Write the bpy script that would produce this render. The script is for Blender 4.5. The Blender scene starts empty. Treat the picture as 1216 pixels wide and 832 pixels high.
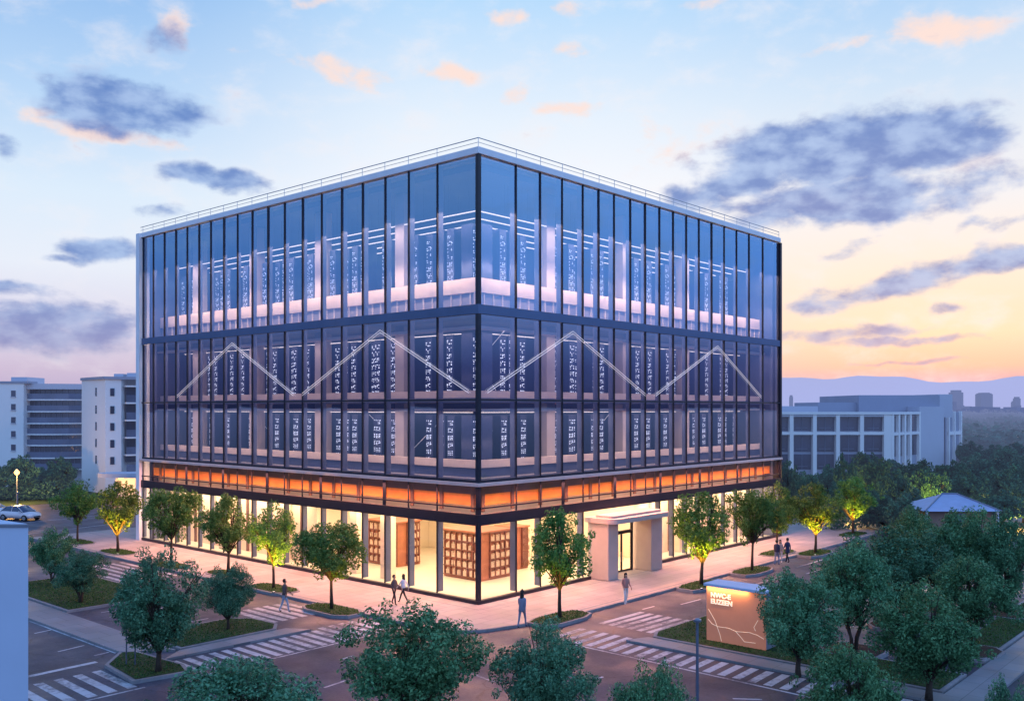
import bpy, bmesh, math, random
import numpy as np
from mathutils import Vector, Matrix

# World frame: X runs along the right-hand facade, Y along the left-hand facade of the glass building,
# whose near corner stands at the origin.  Units are metres.
scene = bpy.context.scene
COL = scene.collection
R = math.radians
CA, SA = 0.664, 0.7477                    # camera right = (CA,-SA), camera forward = (SA,CA)
FOC, CAMZ, HOR = 1109.0, 11.0, 485.0      # focal length in photo pixels, camera height, horizon row
CAM = (-37.57, -35.87, CAMZ)
ORD = ['first', 'second', 'third', 'fourth', 'fifth', 'sixth', 'seventh', 'eighth', 'ninth', 'tenth', 'eleventh',
       'twelfth', 'thirteenth', 'fourteenth', 'fifteenth', 'sixteenth', 'seventeenth', 'eighteenth', 'nineteenth', 'twentieth',
       'twenty-first', 'twenty-second', 'twenty-third', 'twenty-fourth', 'twenty-fifth', 'twenty-sixth', 'twenty-seventh', 'twenty-eighth', 'twenty-ninth', 'thirtieth']


def W(right, fwd):
    """survey offsets (right of / ahead of the view point) -> site coordinates"""
    return (CAM[0] + right * CA + fwd * SA, CAM[1] - right * SA + fwd * CA)


def G(px, py, z=0.0):
    d = FOC * (CAMZ - z) / (py - HOR)
    return W((px - 608) / FOC * d, d)


def D(px, d):
    return W((px - 608) / FOC * d, d)


def lin(c):
    c = c / 255.0
    return c / 12.92 if c <= 0.04045 else ((c + 0.055) / 1.055) ** 2.4


def S(r, g, b):
    return (lin(r), lin(g), lin(b), 1.0)


# ------------------------------------------------------------------ materials
def nodes_of(m):
    m.use_nodes = True
    nt = m.node_tree
    nt.nodes.clear()
    out = nt.nodes.new('ShaderNodeOutputMaterial')
    return nt, nt.nodes, nt.links, out


HAZE = (0.19, 0.235, 0.44, 1)  # distance haze painted in as a glow over far materials


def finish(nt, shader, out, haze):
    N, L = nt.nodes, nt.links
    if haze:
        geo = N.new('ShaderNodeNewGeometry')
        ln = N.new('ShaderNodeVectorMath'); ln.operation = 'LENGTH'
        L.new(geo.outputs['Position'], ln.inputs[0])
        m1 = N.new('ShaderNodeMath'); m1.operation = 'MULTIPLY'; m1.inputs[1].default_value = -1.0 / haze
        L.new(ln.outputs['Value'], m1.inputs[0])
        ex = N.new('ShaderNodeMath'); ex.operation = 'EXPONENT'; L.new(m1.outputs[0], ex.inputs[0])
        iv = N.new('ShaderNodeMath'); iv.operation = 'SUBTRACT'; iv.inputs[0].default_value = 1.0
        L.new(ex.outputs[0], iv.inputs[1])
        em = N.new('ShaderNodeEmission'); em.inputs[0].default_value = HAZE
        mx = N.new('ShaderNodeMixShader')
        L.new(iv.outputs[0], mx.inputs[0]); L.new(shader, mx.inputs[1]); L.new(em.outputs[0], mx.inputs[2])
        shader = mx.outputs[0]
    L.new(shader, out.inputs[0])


def mat(name, col, rough=0.6, var=0.15, scale=3.0, bump=0.0, metal=0.0, emit=None, estr=0.0, haze=0, spec=0.4, scale2=None, coord='Object'):
    m = bpy.data.materials.new(name)
    nt, N, L, out = nodes_of(m)
    p = N.new('ShaderNodeBsdfPrincipled')
    p.inputs['Roughness'].default_value = rough
    p.inputs['Metallic'].default_value = metal
    p.inputs['Specular IOR Level'].default_value = spec
    tc = N.new('ShaderNodeTexCoord')
    n1 = N.new('ShaderNodeTexNoise'); n1.inputs['Scale'].default_value = scale; n1.inputs['Detail'].default_value = 7
    n1.inputs['Roughness'].default_value = 0.62
    L.new(tc.outputs[coord], n1.inputs['Vector'])
    n2 = N.new('ShaderNodeTexNoise'); n2.inputs['Scale'].default_value = scale2 or scale * 0.13; n2.inputs['Detail'].default_value = 4
    L.new(tc.outputs[coord], n2.inputs['Vector'])
    ad = N.new('ShaderNodeMath'); ad.operation = 'ADD'
    L.new(n1.outputs[0], ad.inputs[0]); L.new(n2.outputs[0], ad.inputs[1])
    mr = N.new('ShaderNodeMapRange'); mr.inputs[1].default_value = 0.7; mr.inputs[2].default_value = 1.3
    mr.inputs[3].default_value = 1 - var; mr.inputs[4].default_value = 1 + var
    L.new(ad.outputs[0], mr.inputs[0])
    mx = N.new('ShaderNodeVectorMath'); mx.operation = 'SCALE'
    mx.inputs[0].default_value = col[:3]
    L.new(mr.outputs[0], mx.inputs['Scale'])
    L.new(mx.outputs[0], p.inputs['Base Color'])
    if bump:
        b = N.new('ShaderNodeBump'); b.inputs['Strength'].default_value = bump; b.inputs['Distance'].default_value = 0.03
        L.new(n1.outputs[0], b.inputs['Height']); L.new(b.outputs[0], p.inputs['Normal'])
    if emit:
        p.inputs['Emission Color'].default_value = emit
        p.inputs['Emission Strength'].default_value = estr
    finish(nt, p.outputs[0], out, haze)
    return m


def paving_mat(name, c1, c2, bw, bh, mortar, rough=0.55):
    m = bpy.data.materials.new(name)
    nt, N, L, out = nodes_of(m)
    p = N.new('ShaderNodeBsdfPrincipled'); p.inputs['Specular IOR Level'].default_value = 0.45
    tc = N.new('ShaderNodeTexCoord')
    br = N.new('ShaderNodeTexBrick')
    br.inputs['Color1'].default_value = c1; br.inputs['Color2'].default_value = c2
    br.inputs['Mortar'].default_value = mortar
    br.inputs['Scale'].default_value = 1.0; br.inputs['Mortar Size'].default_value = 0.012
    br.inputs['Brick Width'].default_value = bw; br.inputs['Row Height'].default_value = bh
    L.new(tc.outputs['Object'], br.inputs['Vector'])
    n = N.new('ShaderNodeTexNoise'); n.inputs['Scale'].default_value = 0.55; n.inputs['Detail'].default_value = 8
    L.new(tc.outputs['Object'], n.inputs['Vector'])
    mr = N.new('ShaderNodeMapRange'); mr.inputs[1].default_value = 0.3; mr.inputs[2].default_value = 0.7
    mr.inputs[3].default_value = 0.74; mr.inputs[4].default_value = 1.14
    L.new(n.outputs[0], mr.inputs[0])
    v = N.new('ShaderNodeVectorMath'); v.operation = 'SCALE'
    L.new(br.outputs[0], v.inputs[0]); L.new(mr.outputs[0], v.inputs['Scale'])
    L.new(v.outputs[0], p.inputs['Base Color'])
    r = N.new('ShaderNodeMapRange'); r.inputs[1].default_value = 0.3; r.inputs[2].default_value = 0.7
    r.inputs[3].default_value = rough - 0.15; r.inputs[4].default_value = rough + 0.2
    L.new(n.outputs[0], r.inputs[0]); L.new(r.outputs[0], p.inputs['Roughness'])
    L.new(p.outputs[0], out.inputs[0])
    return m


def asphalt_mat():
    m = bpy.data.materials.new('asphalt')
    nt, N, L, out = nodes_of(m)
    p = N.new('ShaderNodeBsdfPrincipled'); p.inputs['Specular IOR Level'].default_value = 0.5
    tc = N.new('ShaderNodeTexCoord')

    def noise(sc, det, vec=None, rough=0.6):
        n = N.new('ShaderNodeTexNoise'); n.inputs['Scale'].default_value = sc; n.inputs['Detail'].default_value = det; n.inputs['Roughness'].default_value = rough
        L.new(vec or tc.outputs['Object'], n.inputs['Vector'])
        return n.outputs[0]

    def rng_(x, a, b, c, d):
        r = N.new('ShaderNodeMapRange'); r.inputs[1].default_value = a; r.inputs[2].default_value = b; r.inputs[3].default_value = c; r.inputs[4].default_value = d
        L.new(x, r.inputs[0])
        return r.outputs[0]

    def mul(a, b):
        n = N.new('ShaderNodeMath'); n.operation = 'MULTIPLY'; L.new(a, n.inputs[0]); L.new(b, n.inputs[1])
        return n.outputs[0]
    big = rng_(noise(0.13, 6), 0.32, 0.68, 0.62, 1.3)
    fine = rng_(noise(9, 5), 0.3, 0.7, 0.72, 1.28)
    # cracks: edges of warped cells
    wv = N.new('ShaderNodeTexNoise'); wv.inputs['Scale'].default_value = 0.9; wv.inputs['Detail'].default_value = 5; L.new(tc.outputs['Object'], wv.inputs['Vector'])
    ad = N.new('ShaderNodeVectorMath'); ad.operation = 'MULTIPLY_ADD'; L.new(wv.outputs['Color'], ad.inputs[0]); ad.inputs[1].default_value = (1.6, 1.6, 0); L.new(tc.outputs['Object'], ad.inputs[2])
    vo = N.new('ShaderNodeTexVoronoi'); vo.feature = 'DISTANCE_TO_EDGE'; vo.inputs['Scale'].default_value = 0.16; L.new(ad.outputs[0], vo.inputs['Vector'])
    crack = rng_(vo.outputs['Distance'], 0.002, 0.009, 0.45, 1.0)
    # repaired patches
    vc = N.new('ShaderNodeTexVoronoi'); vc.distance = 'CHEBYCHEV'; vc.inputs['Scale'].default_value = 0.11; L.new(tc.outputs['Object'], vc.inputs['Vector'])
    patch = rng_(vc.outputs['Distance'], 0.20, 0.215, 0.78, 1.0)
    # wheel-track streaks along both streets
    mp = N.new('ShaderNodeMapping'); mp.inputs['Scale'].default_value = (0.9, 0.04, 1); L.new(tc.outputs['Object'], mp.inputs[0])
    st = rng_(noise(1.0, 4, mp.outputs[0]), 0.35, 0.65, 0.82, 1.18)
    f = mul(mul(mul(big, fine), mul(crack, patch)), st)
    v = N.new('ShaderNodeVectorMath'); v.operation = 'SCALE'; v.inputs[0].default_value = (0.058, 0.060, 0.086); L.new(f, v.inputs['Scale'])
    L.new(v.outputs[0], p.inputs['Base Color'])
    L.new(rng_(noise(0.3, 6), 0.3, 0.7, 0.38, 0.78), p.inputs['Roughness'])
    b = N.new('ShaderNodeBump'); b.inputs['Strength'].default_value = 0.3; b.inputs['Distance'].default_value = 0.02
    L.new(fine, b.inputs['Height']); L.new(b.outputs[0], p.inputs['Normal'])
    L.new(p.outputs[0], out.inputs[0])
    return m


def paint_mat():
    m = bpy.data.materials.new('road_paint')
    nt, N, L, out = nodes_of(m)
    p = N.new('ShaderNodeBsdfPrincipled'); p.inputs['Roughness'].default_value = 0.6
    tc = N.new('ShaderNodeTexCoord')
    n = N.new('ShaderNodeTexNoise'); n.inputs['Scale'].default_value = 3.2; n.inputs['Detail'].default_value = 9; n.inputs['Roughness'].default_value = 0.72
    L.new(tc.outputs['Object'], n.inputs['Vector'])
    n2 = N.new('ShaderNodeTexNoise'); n2.inputs['Scale'].default_value = 0.35; n2.inputs['Detail'].default_value = 3
    L.new(tc.outputs['Object'], n2.inputs['Vector'])
    a = N.new('ShaderNodeMath'); a.operation = 'ADD'; L.new(n.outputs[0], a.inputs[0]); L.new(n2.outputs[0], a.inputs[1])
    r = N.new('ShaderNodeMapRange'); r.inputs[1].default_value = 0.84; r.inputs[2].default_value = 1.06
    L.new(a.outputs[0], r.inputs[0])
    mx = N.new('ShaderNodeMix'); mx.data_type = 'RGBA'
    mx.inputs[6].default_value = (0.15, 0.14, 0.16, 1); mx.inputs[7].default_value = (0.56, 0.54, 0.56, 1)
    L.new(r.outputs[0], mx.inputs[0]); L.new(mx.outputs[2], p.inputs['Base Color'])
    L.new(p.outputs[0], out.inputs[0])
    return m


def leaf_mat(name, dark, light, haze=0, trans=0.25):
    m = bpy.data.materials.new(name)
    nt, N, L, out = nodes_of(m)
    geo = N.new('ShaderNodeNewGeometry')
    tc = N.new('ShaderNodeTexCoord')
    n = N.new('ShaderNodeTexNoise'); n.inputs['Scale'].default_value = 1.3; n.inputs['Detail'].default_value = 3
    L.new(tc.outputs['Object'], n.inputs['Vector'])
    ad = N.new('ShaderNodeMath'); ad.operation = 'ADD'
    L.new(geo.outputs['Random Per Island'], ad.inputs[0]); L.new(n.outputs[0], ad.inputs[1])
    mr = N.new('ShaderNodeMapRange'); mr.inputs[1].default_value = 0.35; mr.inputs[2].default_value = 1.4
    L.new(ad.outputs[0], mr.inputs[0])
    mc = N.new('ShaderNodeMix'); mc.data_type = 'RGBA'
    mc.inputs[6].default_value = dark; mc.inputs[7].default_value = light
    L.new(mr.outputs[0], mc.inputs[0])
    d = N.new('ShaderNodeBsdfPrincipled'); d.inputs['Roughness'].default_value = 0.5; d.inputs['Specular IOR Level'].default_value = 0.12
    t = N.new('ShaderNodeBsdfTranslucent')
    oi = N.new('ShaderNodeObjectInfo')
    hs = N.new('ShaderNodeHueSaturation')
    for k, (lo, hi) in (('Hue', (0.475, 0.515)), ('Value', (0.82, 1.38))):
        r = N.new('ShaderNodeMapRange'); r.inputs[3].default_value = lo; r.inputs[4].default_value = hi
        if k == 'Value':
            mm = N.new('ShaderNodeMath'); mm.operation = 'MULTIPLY'; mm.inputs[1].default_value = 7.31
            fr = N.new('ShaderNodeMath'); fr.operation = 'FRACT'
            L.new(oi.outputs['Random'], mm.inputs[0]); L.new(mm.outputs[0], fr.inputs[0]); L.new(fr.outputs[0], r.inputs[0])
        else:
            L.new(oi.outputs['Random'], r.inputs[0])
        L.new(r.outputs[0], hs.inputs[k])
    L.new(mc.outputs[2], hs.inputs['Color'])
    L.new(hs.outputs[0], d.inputs['Base Color']); L.new(hs.outputs[0], t.inputs['Color'])
    mx = N.new('ShaderNodeMixShader'); mx.inputs[0].default_value = trans
    L.new(d.outputs[0], mx.inputs[1]); L.new(t.outputs[0], mx.inputs[2])
    finish(nt, mx.outputs[0], out, haze)
    return m


def glass_mat(name, tint, refl, base, extra, rough=0.015):
    """thin architectural glass: a tinted clear sheet under a mirror reflection that grows toward grazing"""
    m = bpy.data.materials.new(name)
    nt, N, L, out = nodes_of(m)
    t = N.new('ShaderNodeBsdfTransparent'); t.inputs[0].default_value = tint
    g = N.new('ShaderNodeBsdfGlossy'); g.inputs['Color'].default_value = refl; g.inputs['Roughness'].default_value = rough
    lw = N.new('ShaderNodeLayerWeight'); lw.inputs[0].default_value = 0.35
    mr = N.new('ShaderNodeMapRange'); mr.inputs[3].default_value = base; mr.inputs[4].default_value = base + extra
    L.new(lw.outputs['Facing'], mr.inputs[0])
    tc = N.new('ShaderNodeTexCoord')
    n = N.new('ShaderNodeTexNoise'); n.inputs['Scale'].default_value = 0.35; n.inputs['Detail'].default_value = 1
    L.new(tc.outputs['Object'], n.inputs['Vector'])
    b = N.new('ShaderNodeBump'); b.inputs['Strength'].default_value = 0.035; b.inputs['Distance'].default_value = 0.2
    L.new(n.outputs[0], b.inputs['Height']); L.new(b.outputs[0], g.inputs['Normal'])
    mx = N.new('ShaderNodeMixShader')
    L.new(mr.outputs[0], mx.inputs[0]); L.new(t.outputs[0], mx.inputs[1]); L.new(g.outputs[0], mx.inputs[2])
    L.new(mx.outputs[0], out.inputs[0])
    return m


def emis(name, col, s):
    m = bpy.data.materials.new(name)
    nt, N, L, out = nodes_of(m)
    e = N.new('ShaderNodeEmission'); e.inputs[0].default_value = col; e.inputs[1].default_value = s
    L.new(e.outputs[0], out.inputs[0])
    return m


M = {}
M['asphalt'] = asphalt_mat()
M['paving'] = paving_mat('paving', (0.46, 0.37, 0.35, 1), (0.39, 0.31, 0.30, 1), 1.6, 0.8, (0.17, 0.15, 0.16, 1))
M['concrete'] = paving_mat('concrete', (0.27, 0.27, 0.28, 1), (0.23, 0.23, 0.245, 1), 1.2, 1.2, (0.13, 0.13, 0.14, 1))
M['kerb'] = mat('kerb_stone', (0.26, 0.25, 0.26), 0.75, 0.25, 4, 0.2)
M['paint'] = paint_mat()
M['grass'] = mat('grass_soil', (0.026, 0.052, 0.014), 0.9, 0.45, 6, 0.6)
M['blade'] = leaf_mat('grass_blade', (0.020, 0.062, 0.012, 1), (0.075, 0.155, 0.040, 1))
M['mulch'] = mat('mulch', (0.05, 0.032, 0.022), 0.95, 0.5, 9, 0.8)
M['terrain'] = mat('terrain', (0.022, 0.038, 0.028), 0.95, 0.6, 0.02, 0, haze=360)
M['bark'] = mat('bark', (0.055, 0.04, 0.03), 0.9, 0.4, 9, 0.6)
M['leaf_deep'] = leaf_mat('leaf_deep', (0.013, 0.064, 0.034, 1), (0.15, 0.34, 0.17, 1))
M['leaf_street'] = leaf_mat('leaf_street', (0.026, 0.088, 0.022, 1), (0.14, 0.29, 0.075, 1), trans=0.32)
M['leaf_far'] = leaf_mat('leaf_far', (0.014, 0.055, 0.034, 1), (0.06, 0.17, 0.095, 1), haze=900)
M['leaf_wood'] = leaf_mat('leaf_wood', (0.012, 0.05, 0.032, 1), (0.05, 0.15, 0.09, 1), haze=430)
M['white'] = mat('white_coating', (0.84, 0.84, 0.86), 0.5, 0.07, 1.2, 0.02)
M['dark'] = mat('dark_frame', (0.028, 0.028, 0.042), 0.35, 0.2, 2, metal=0.3)
M['fin'] = mat('fin_panel', (0.12, 0.14, 0.23), 0.35, 0.12, 1.0, metal=0.1)
M['band'] = mat('blue_spandrel', (0.10, 0.14, 0.24), 0.15, 0.1, 1.0, metal=0.3)
M['ledge'] = mat('pale_ledge', (0.70, 0.50, 0.46), 0.4, 0.1, 2)
M['slab'] = mat('floor_slab', (0.30, 0.27, 0.29), 0.7, 0.12, 2)
M['lowwall'] = mat('low_wall', (0.80, 0.62, 0.52), 0.6, 0.08, 1.5)
M['counter'] = mat('counter_box', (0.40, 0.36, 0.38), 0.5, 0.1, 2)
M['core'] = mat('core_wall', (0.030, 0.062, 0.17), 0.5, 0.2, 0.6)
M['column'] = mat('interior_column', (0.44, 0.37, 0.36), 0.6, 0.08, 1)
M['orange'] = mat('orange_soffit', (0.78, 0.23, 0.06), 0.6, 0.45, 0.5, emit=(1, 0.22, 0.03, 1), estr=0.22)  # part of the lit look put in as the soffit's own glow
M['brown'] = mat('brown_soffit', (0.16, 0.085, 0.07), 0.6, 0.15, 1.2)
M['cream'] = mat('cream_wall', (0.80, 0.69, 0.52), 0.7, 0.06, 0.8)
M['creamfloor'] = mat('cream_floor', (0.76, 0.67, 0.52), 0.35, 0.05, 1)
M['ceil'] = mat('lobby_ceiling', (0.40, 0.37, 0.37), 0.7, 0.15, 1)
M['roof'] = mat('roof_membrane', (0.30, 0.31, 0.34), 0.8, 0.12, 1)
M['portal'] = mat('portal_stone', (0.52, 0.40, 0.35), 0.55, 0.1, 1.2)
M['rail'] = mat('rail_metal', (0.55, 0.54, 0.56), 0.3, 0.1, 3, metal=0.8)
M['rack'] = mat('rack_cabinet', (0.03, 0.045, 0.12), 0.4, 0.2, 3, metal=0.3)
M['led'] = emis('status_led', (0.82, 0.85, 1.0, 1), 1.9)
M['strip'] = emis('strip_lamp', (1.0, 0.80, 0.70, 1), 2.0)
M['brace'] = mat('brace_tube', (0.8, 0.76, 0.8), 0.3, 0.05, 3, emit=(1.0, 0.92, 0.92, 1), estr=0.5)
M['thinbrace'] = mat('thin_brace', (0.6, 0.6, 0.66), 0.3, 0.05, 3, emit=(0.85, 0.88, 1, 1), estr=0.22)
M['kiosk'] = mat('terracotta_case', (0.40, 0.15, 0.085), 0.55, 0.2, 2.5, 0.05)
M['kioskdark'] = mat('case_divider', (0.20, 0.075, 0.05), 0.5, 0.2, 3)
M['books'] = mat('paper_files', (0.66, 0.48, 0.36), 0.8, 0.35, 9)
M['glass_top'] = glass_mat('glass_top', (0.80, 0.85, 0.98, 1), (0.45, 0.70, 1.0, 1), 0.36, 0.32)
M['glass_mid'] = glass_mat('glass_mid', (0.84, 0.84, 0.96, 1), (0.62, 0.76, 0.98, 1), 0.24, 0.36)
M['glass_low'] = glass_mat('glass_low', (0.95, 0.92, 0.88, 1), (0.9, 0.9, 1.0, 1), 0.03, 0.14)
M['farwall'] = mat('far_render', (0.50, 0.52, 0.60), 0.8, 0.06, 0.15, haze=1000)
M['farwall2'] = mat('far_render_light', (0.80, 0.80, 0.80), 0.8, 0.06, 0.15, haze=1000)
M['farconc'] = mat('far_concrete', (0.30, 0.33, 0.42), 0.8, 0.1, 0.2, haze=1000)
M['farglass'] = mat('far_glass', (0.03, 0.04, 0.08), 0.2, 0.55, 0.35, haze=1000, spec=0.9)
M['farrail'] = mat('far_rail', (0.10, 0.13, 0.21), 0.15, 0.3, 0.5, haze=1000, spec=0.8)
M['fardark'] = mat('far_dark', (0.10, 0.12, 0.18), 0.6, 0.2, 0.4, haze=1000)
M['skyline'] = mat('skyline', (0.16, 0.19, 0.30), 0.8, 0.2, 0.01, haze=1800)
M['hill'] = mat('hill', (0.2, 0.2, 0.3), 0.9, 0.1, 0.001, emit=(0.37, 0.36, 0.48, 1), estr=0.95)  # distance haze on the hills put into their own glow
M['block'] = mat('white_block', (0.50, 0.58, 0.72), 0.65, 0.06, 0.6, 0.03)
M['cap'] = mat('cap_flashing', (0.22, 0.25, 0.31), 0.4, 0.1, 2, metal=0.5)
M['sign'] = mat('sign_panel', (0.52, 0.25, 0.16), 0.5, 0.08, 1.5, emit=(1, 0.30, 0.13, 1), estr=0.20)  # even glow put into the panel so the whole face looks lit
M['signside'] = mat('sign_side', (0.30, 0.31, 0.36), 0.55, 0.08, 1.5)
M['signtext'] = mat('sign_letters', (0.85, 0.78, 0.62), 0.4, 0.02, 3, emit=(1, 0.86, 0.62, 1), estr=0.6)
M['signline'] = mat('sign_lines', (0.85, 0.7, 0.55), 0.4, 0.02, 3, emit=(1, 0.75, 0.5, 1), estr=0.3)
M['pole'] = mat('grey_pole', (0.16, 0.19, 0.26), 0.45, 0.15, 3, metal=0.5)
M['lamp'] = emis('lamp_globe', (1.0, 0.45, 0.10, 1), 7)
M['wood'] = mat('wood_stake', (0.26, 0.16, 0.10), 0.85, 0.3, 8)
M['pavroof'] = mat('blue_roof', (0.30, 0.38, 0.56), 0.5, 0.12, 1.5)
M['pavwall'] = mat('pavilion_wall', (0.28, 0.18, 0.14), 0.8, 0.15, 2)
M['carpaint'] = mat('car_white', (0.70, 0.66, 0.68), 0.22, 0.04, 1, spec=0.6)
M['carglass'] = mat('car_glass', (0.04, 0.06, 0.11), 0.06, 0.1, 1, spec=0.9)
M['tyre'] = mat('tyre', (0.015, 0.015, 0.017), 0.8, 0.2, 5)
M['alloy'] = mat('alloy', (0.5, 0.5, 0.52), 0.3, 0.1, 5, metal=0.8)
M['headlamp'] = mat('headlamp', (0.8, 0.8, 0.8), 0.1, 0.0, 5, emit=(1, 0.9, 0.8, 1), estr=1.2)
M['skin'] = mat('skin', (0.48, 0.28, 0.20), 0.55, 0.05, 6)
M['hair'] = mat('hair', (0.012, 0.010, 0.010), 0.5, 0.3, 20)
CLOTH = {k: mat('cloth_' + k, c, 0.85, 0.15, 12, 0.1) for k, c in dict(
    brown=(0.13, 0.085, 0.08), black=(0.02, 0.02, 0.026), navy=(0.03, 0.04, 0.09), denim=(0.16, 0.22, 0.36), paleblue=(0.36, 0.42, 0.55),
    white=(0.72, 0.70, 0.70), grey=(0.24, 0.24, 0.32), pink=(0.55, 0.25, 0.20), beige=(0.45, 0.36, 0.30)).items()}


# ------------------------------------------------------------------ mesh builder
class MB:
    def __init__(self):
        self.v, self.f = [], []

    def add(self, vs, fs):
        o = len(self.v)
        self.v += [tuple(x) for x in vs]
        self.f += [tuple(i + o for i in f) for f in fs]
        return self

    def box(self, x0, y0, z0, x1, y1, z1):
        x0, x1 = min(x0, x1), max(x0, x1); y0, y1 = min(y0, y1), max(y0, y1); z0, z1 = min(z0, z1), max(z0, z1)
        return self.add([(x0, y0, z0), (x1, y0, z0), (x1, y1, z0), (x0, y1, z0), (x0, y0, z1), (x1, y0, z1), (x1, y1, z1), (x0, y1, z1)],
                        [(3, 2, 1, 0), (4, 5, 6, 7), (0, 1, 5, 4), (1, 2, 6, 5), (2, 3, 7, 6), (3, 0, 4, 7)])

    def prism(self, poly, z0, z1):
        a = sum(poly[i][0] * poly[(i + 1) % len(poly)][1] - poly[(i + 1) % len(poly)][0] * poly[i][1] for i in range(len(poly)))
        if a < 0:
            poly = poly[::-1]
        n = len(poly)
        vs = [(p[0], p[1], z0) for p in poly] + [(p[0], p[1], z1) for p in poly]
        return self.add(vs, [tuple(range(n - 1, -1, -1)), tuple(range(n, 2 * n))] + [(i, (i + 1) % n, n + (i + 1) % n, n + i) for i in range(n)])

    def sheet(self, poly, z):
        a = sum(poly[i][0] * poly[(i + 1) % len(poly)][1] - poly[(i + 1) % len(poly)][0] * poly[i][1] for i in range(len(poly)))
        if a < 0:
            poly = poly[::-1]
        return self.add([(p[0], p[1], z) for p in poly], [tuple(range(len(poly)))])

    def seg(self, p0, p1, t0, t1, n0, n1, z0, z1):
        """box along the wall line p0->p1 from t0 to t1 (m), from n0 to n1 outward (right of travel)"""
        d = Vector((p1[0] - p0[0], p1[1] - p0[1])); d.normalize()
        n = Vector((d.y, -d.x)); o = Vector(p0[:2])
        q = [o + d * t0 + n * n0, o + d * t1 + n * n0, o + d * t1 + n * n1, o + d * t0 + n * n1]
        return self.prism([(c.x, c.y) for c in q], z0, z1)

    def tube(self, pts, rad, n=8, caps=True):
        pts = [Vector(p) for p in pts]
        if not isinstance(rad, (list, tuple)):
            rad = [rad] * len(pts)
        vs, fs = [], []
        up = None
        for i, p in enumerate(pts):
            t = (pts[min(i + 1, len(pts) - 1)] - pts[max(i - 1, 0)]).normalized()
            if up is None:
                up = t.orthogonal().normalized()
            up = (up - t * up.dot(t))
            if up.length < 1e-5:
                up = t.orthogonal()
            up.normalize()
            s = t.cross(up)
            for k in range(n):
                a = 2 * math.pi * k / n
                vs.append(p + (up * math.cos(a) + s * math.sin(a)) * rad[i])
        for i in range(len(pts) - 1):
            for k in range(n):
                fs.append((i * n + k, i * n + (k + 1) % n, (i + 1) * n + (k + 1) % n, (i + 1) * n + k))
        if caps:
            fs.append(tuple(range(n - 1, -1, -1)))
            e = (len(pts) - 1) * n
            fs.append(tuple(range(e, e + n)))
        return self.add(vs, fs)

    def lathe(self, prof, cx=0, cy=0, n=16):
        vs, fs = [], []
        for r, z in prof:
            for k in range(n):
                a = 2 * math.pi * k / n
                vs.append((cx + r * math.cos(a), cy + r * math.sin(a), z))
        for i in range(len(prof) - 1):
            for k in range(n):
                fs.append((i * n + k, i * n + (k + 1) % n, (i + 1) * n + (k + 1) % n, (i + 1) * n + k))
        fs.append(tuple(range(n - 1, -1, -1)))
        fs.append(tuple(range((len(prof) - 1) * n, len(prof) * n)))
        return self.add(vs, fs)

    def mesh(self, name, smooth=False):
        me = bpy.data.meshes.new(name)
        me.from_pydata(self.v, [], self.f)
        if smooth:
            me.polygons.foreach_set('use_smooth', [True] * len(me.polygons))
        me.update()
        return me

    def build(self, name, m, parent=None, smooth=False, bevel=0.0):
        me = self.mesh(name, smooth)
        me.materials.append(m)
        o = bpy.data.objects.new(name, me)
        COL.objects.link(o)
        o.parent = parent
        if bevel:
            b = o.modifiers.new('edge', 'BEVEL'); b.width = bevel; b.segments = 2; b.limit_method = 'ANGLE'
        return o


def tag(o, label=None, cat=None, group=None, kind=None):
    for k, v in (('label', label), ('category', cat), ('group', group), ('kind', kind)):
        if v:
            o[k] = v
    return o


def empty(name, loc=(0, 0, 0), rz=0.0, label=None, cat=None, group=None):
    o = bpy.data.objects.new(name, None)
    COL.objects.link(o)
    o.location = loc if len(loc) == 3 else (loc[0], loc[1], 0)
    o.rotation_euler = (0, 0, rz)
    o.empty_display_size = 0.2
    return tag(o, label, cat, group)


def copy_tree(o, parent=None):
    c = o.copy()
    COL.objects.link(c)
    if parent is not None:
        c.parent = parent
    for ch in list(o.children):
        copy_tree(ch, c)
    return c


def struct(name, mb, m, label, cat, **kw):
    return tag(mb.build(name, m, **kw), label, cat, kind='structure')


def B():
    return MB()


# ------------------------------------------------------------------ camera
cam = bpy.data.cameras.new('camera')
camo = bpy.data.objects.new('camera', cam)
COL.objects.link(camo)
camo.location = CAM
camo.rotation_euler = (R(90), 0, math.atan2(-SA, CA))
cam.sensor_width = 36.0
cam.lens = 36.0 * FOC / 1216.0
cam.shift_y = (HOR - 416.0) / 1216.0
cam.clip_start = 0.5
cam.clip_end = 20000
scene.camera = camo

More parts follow.
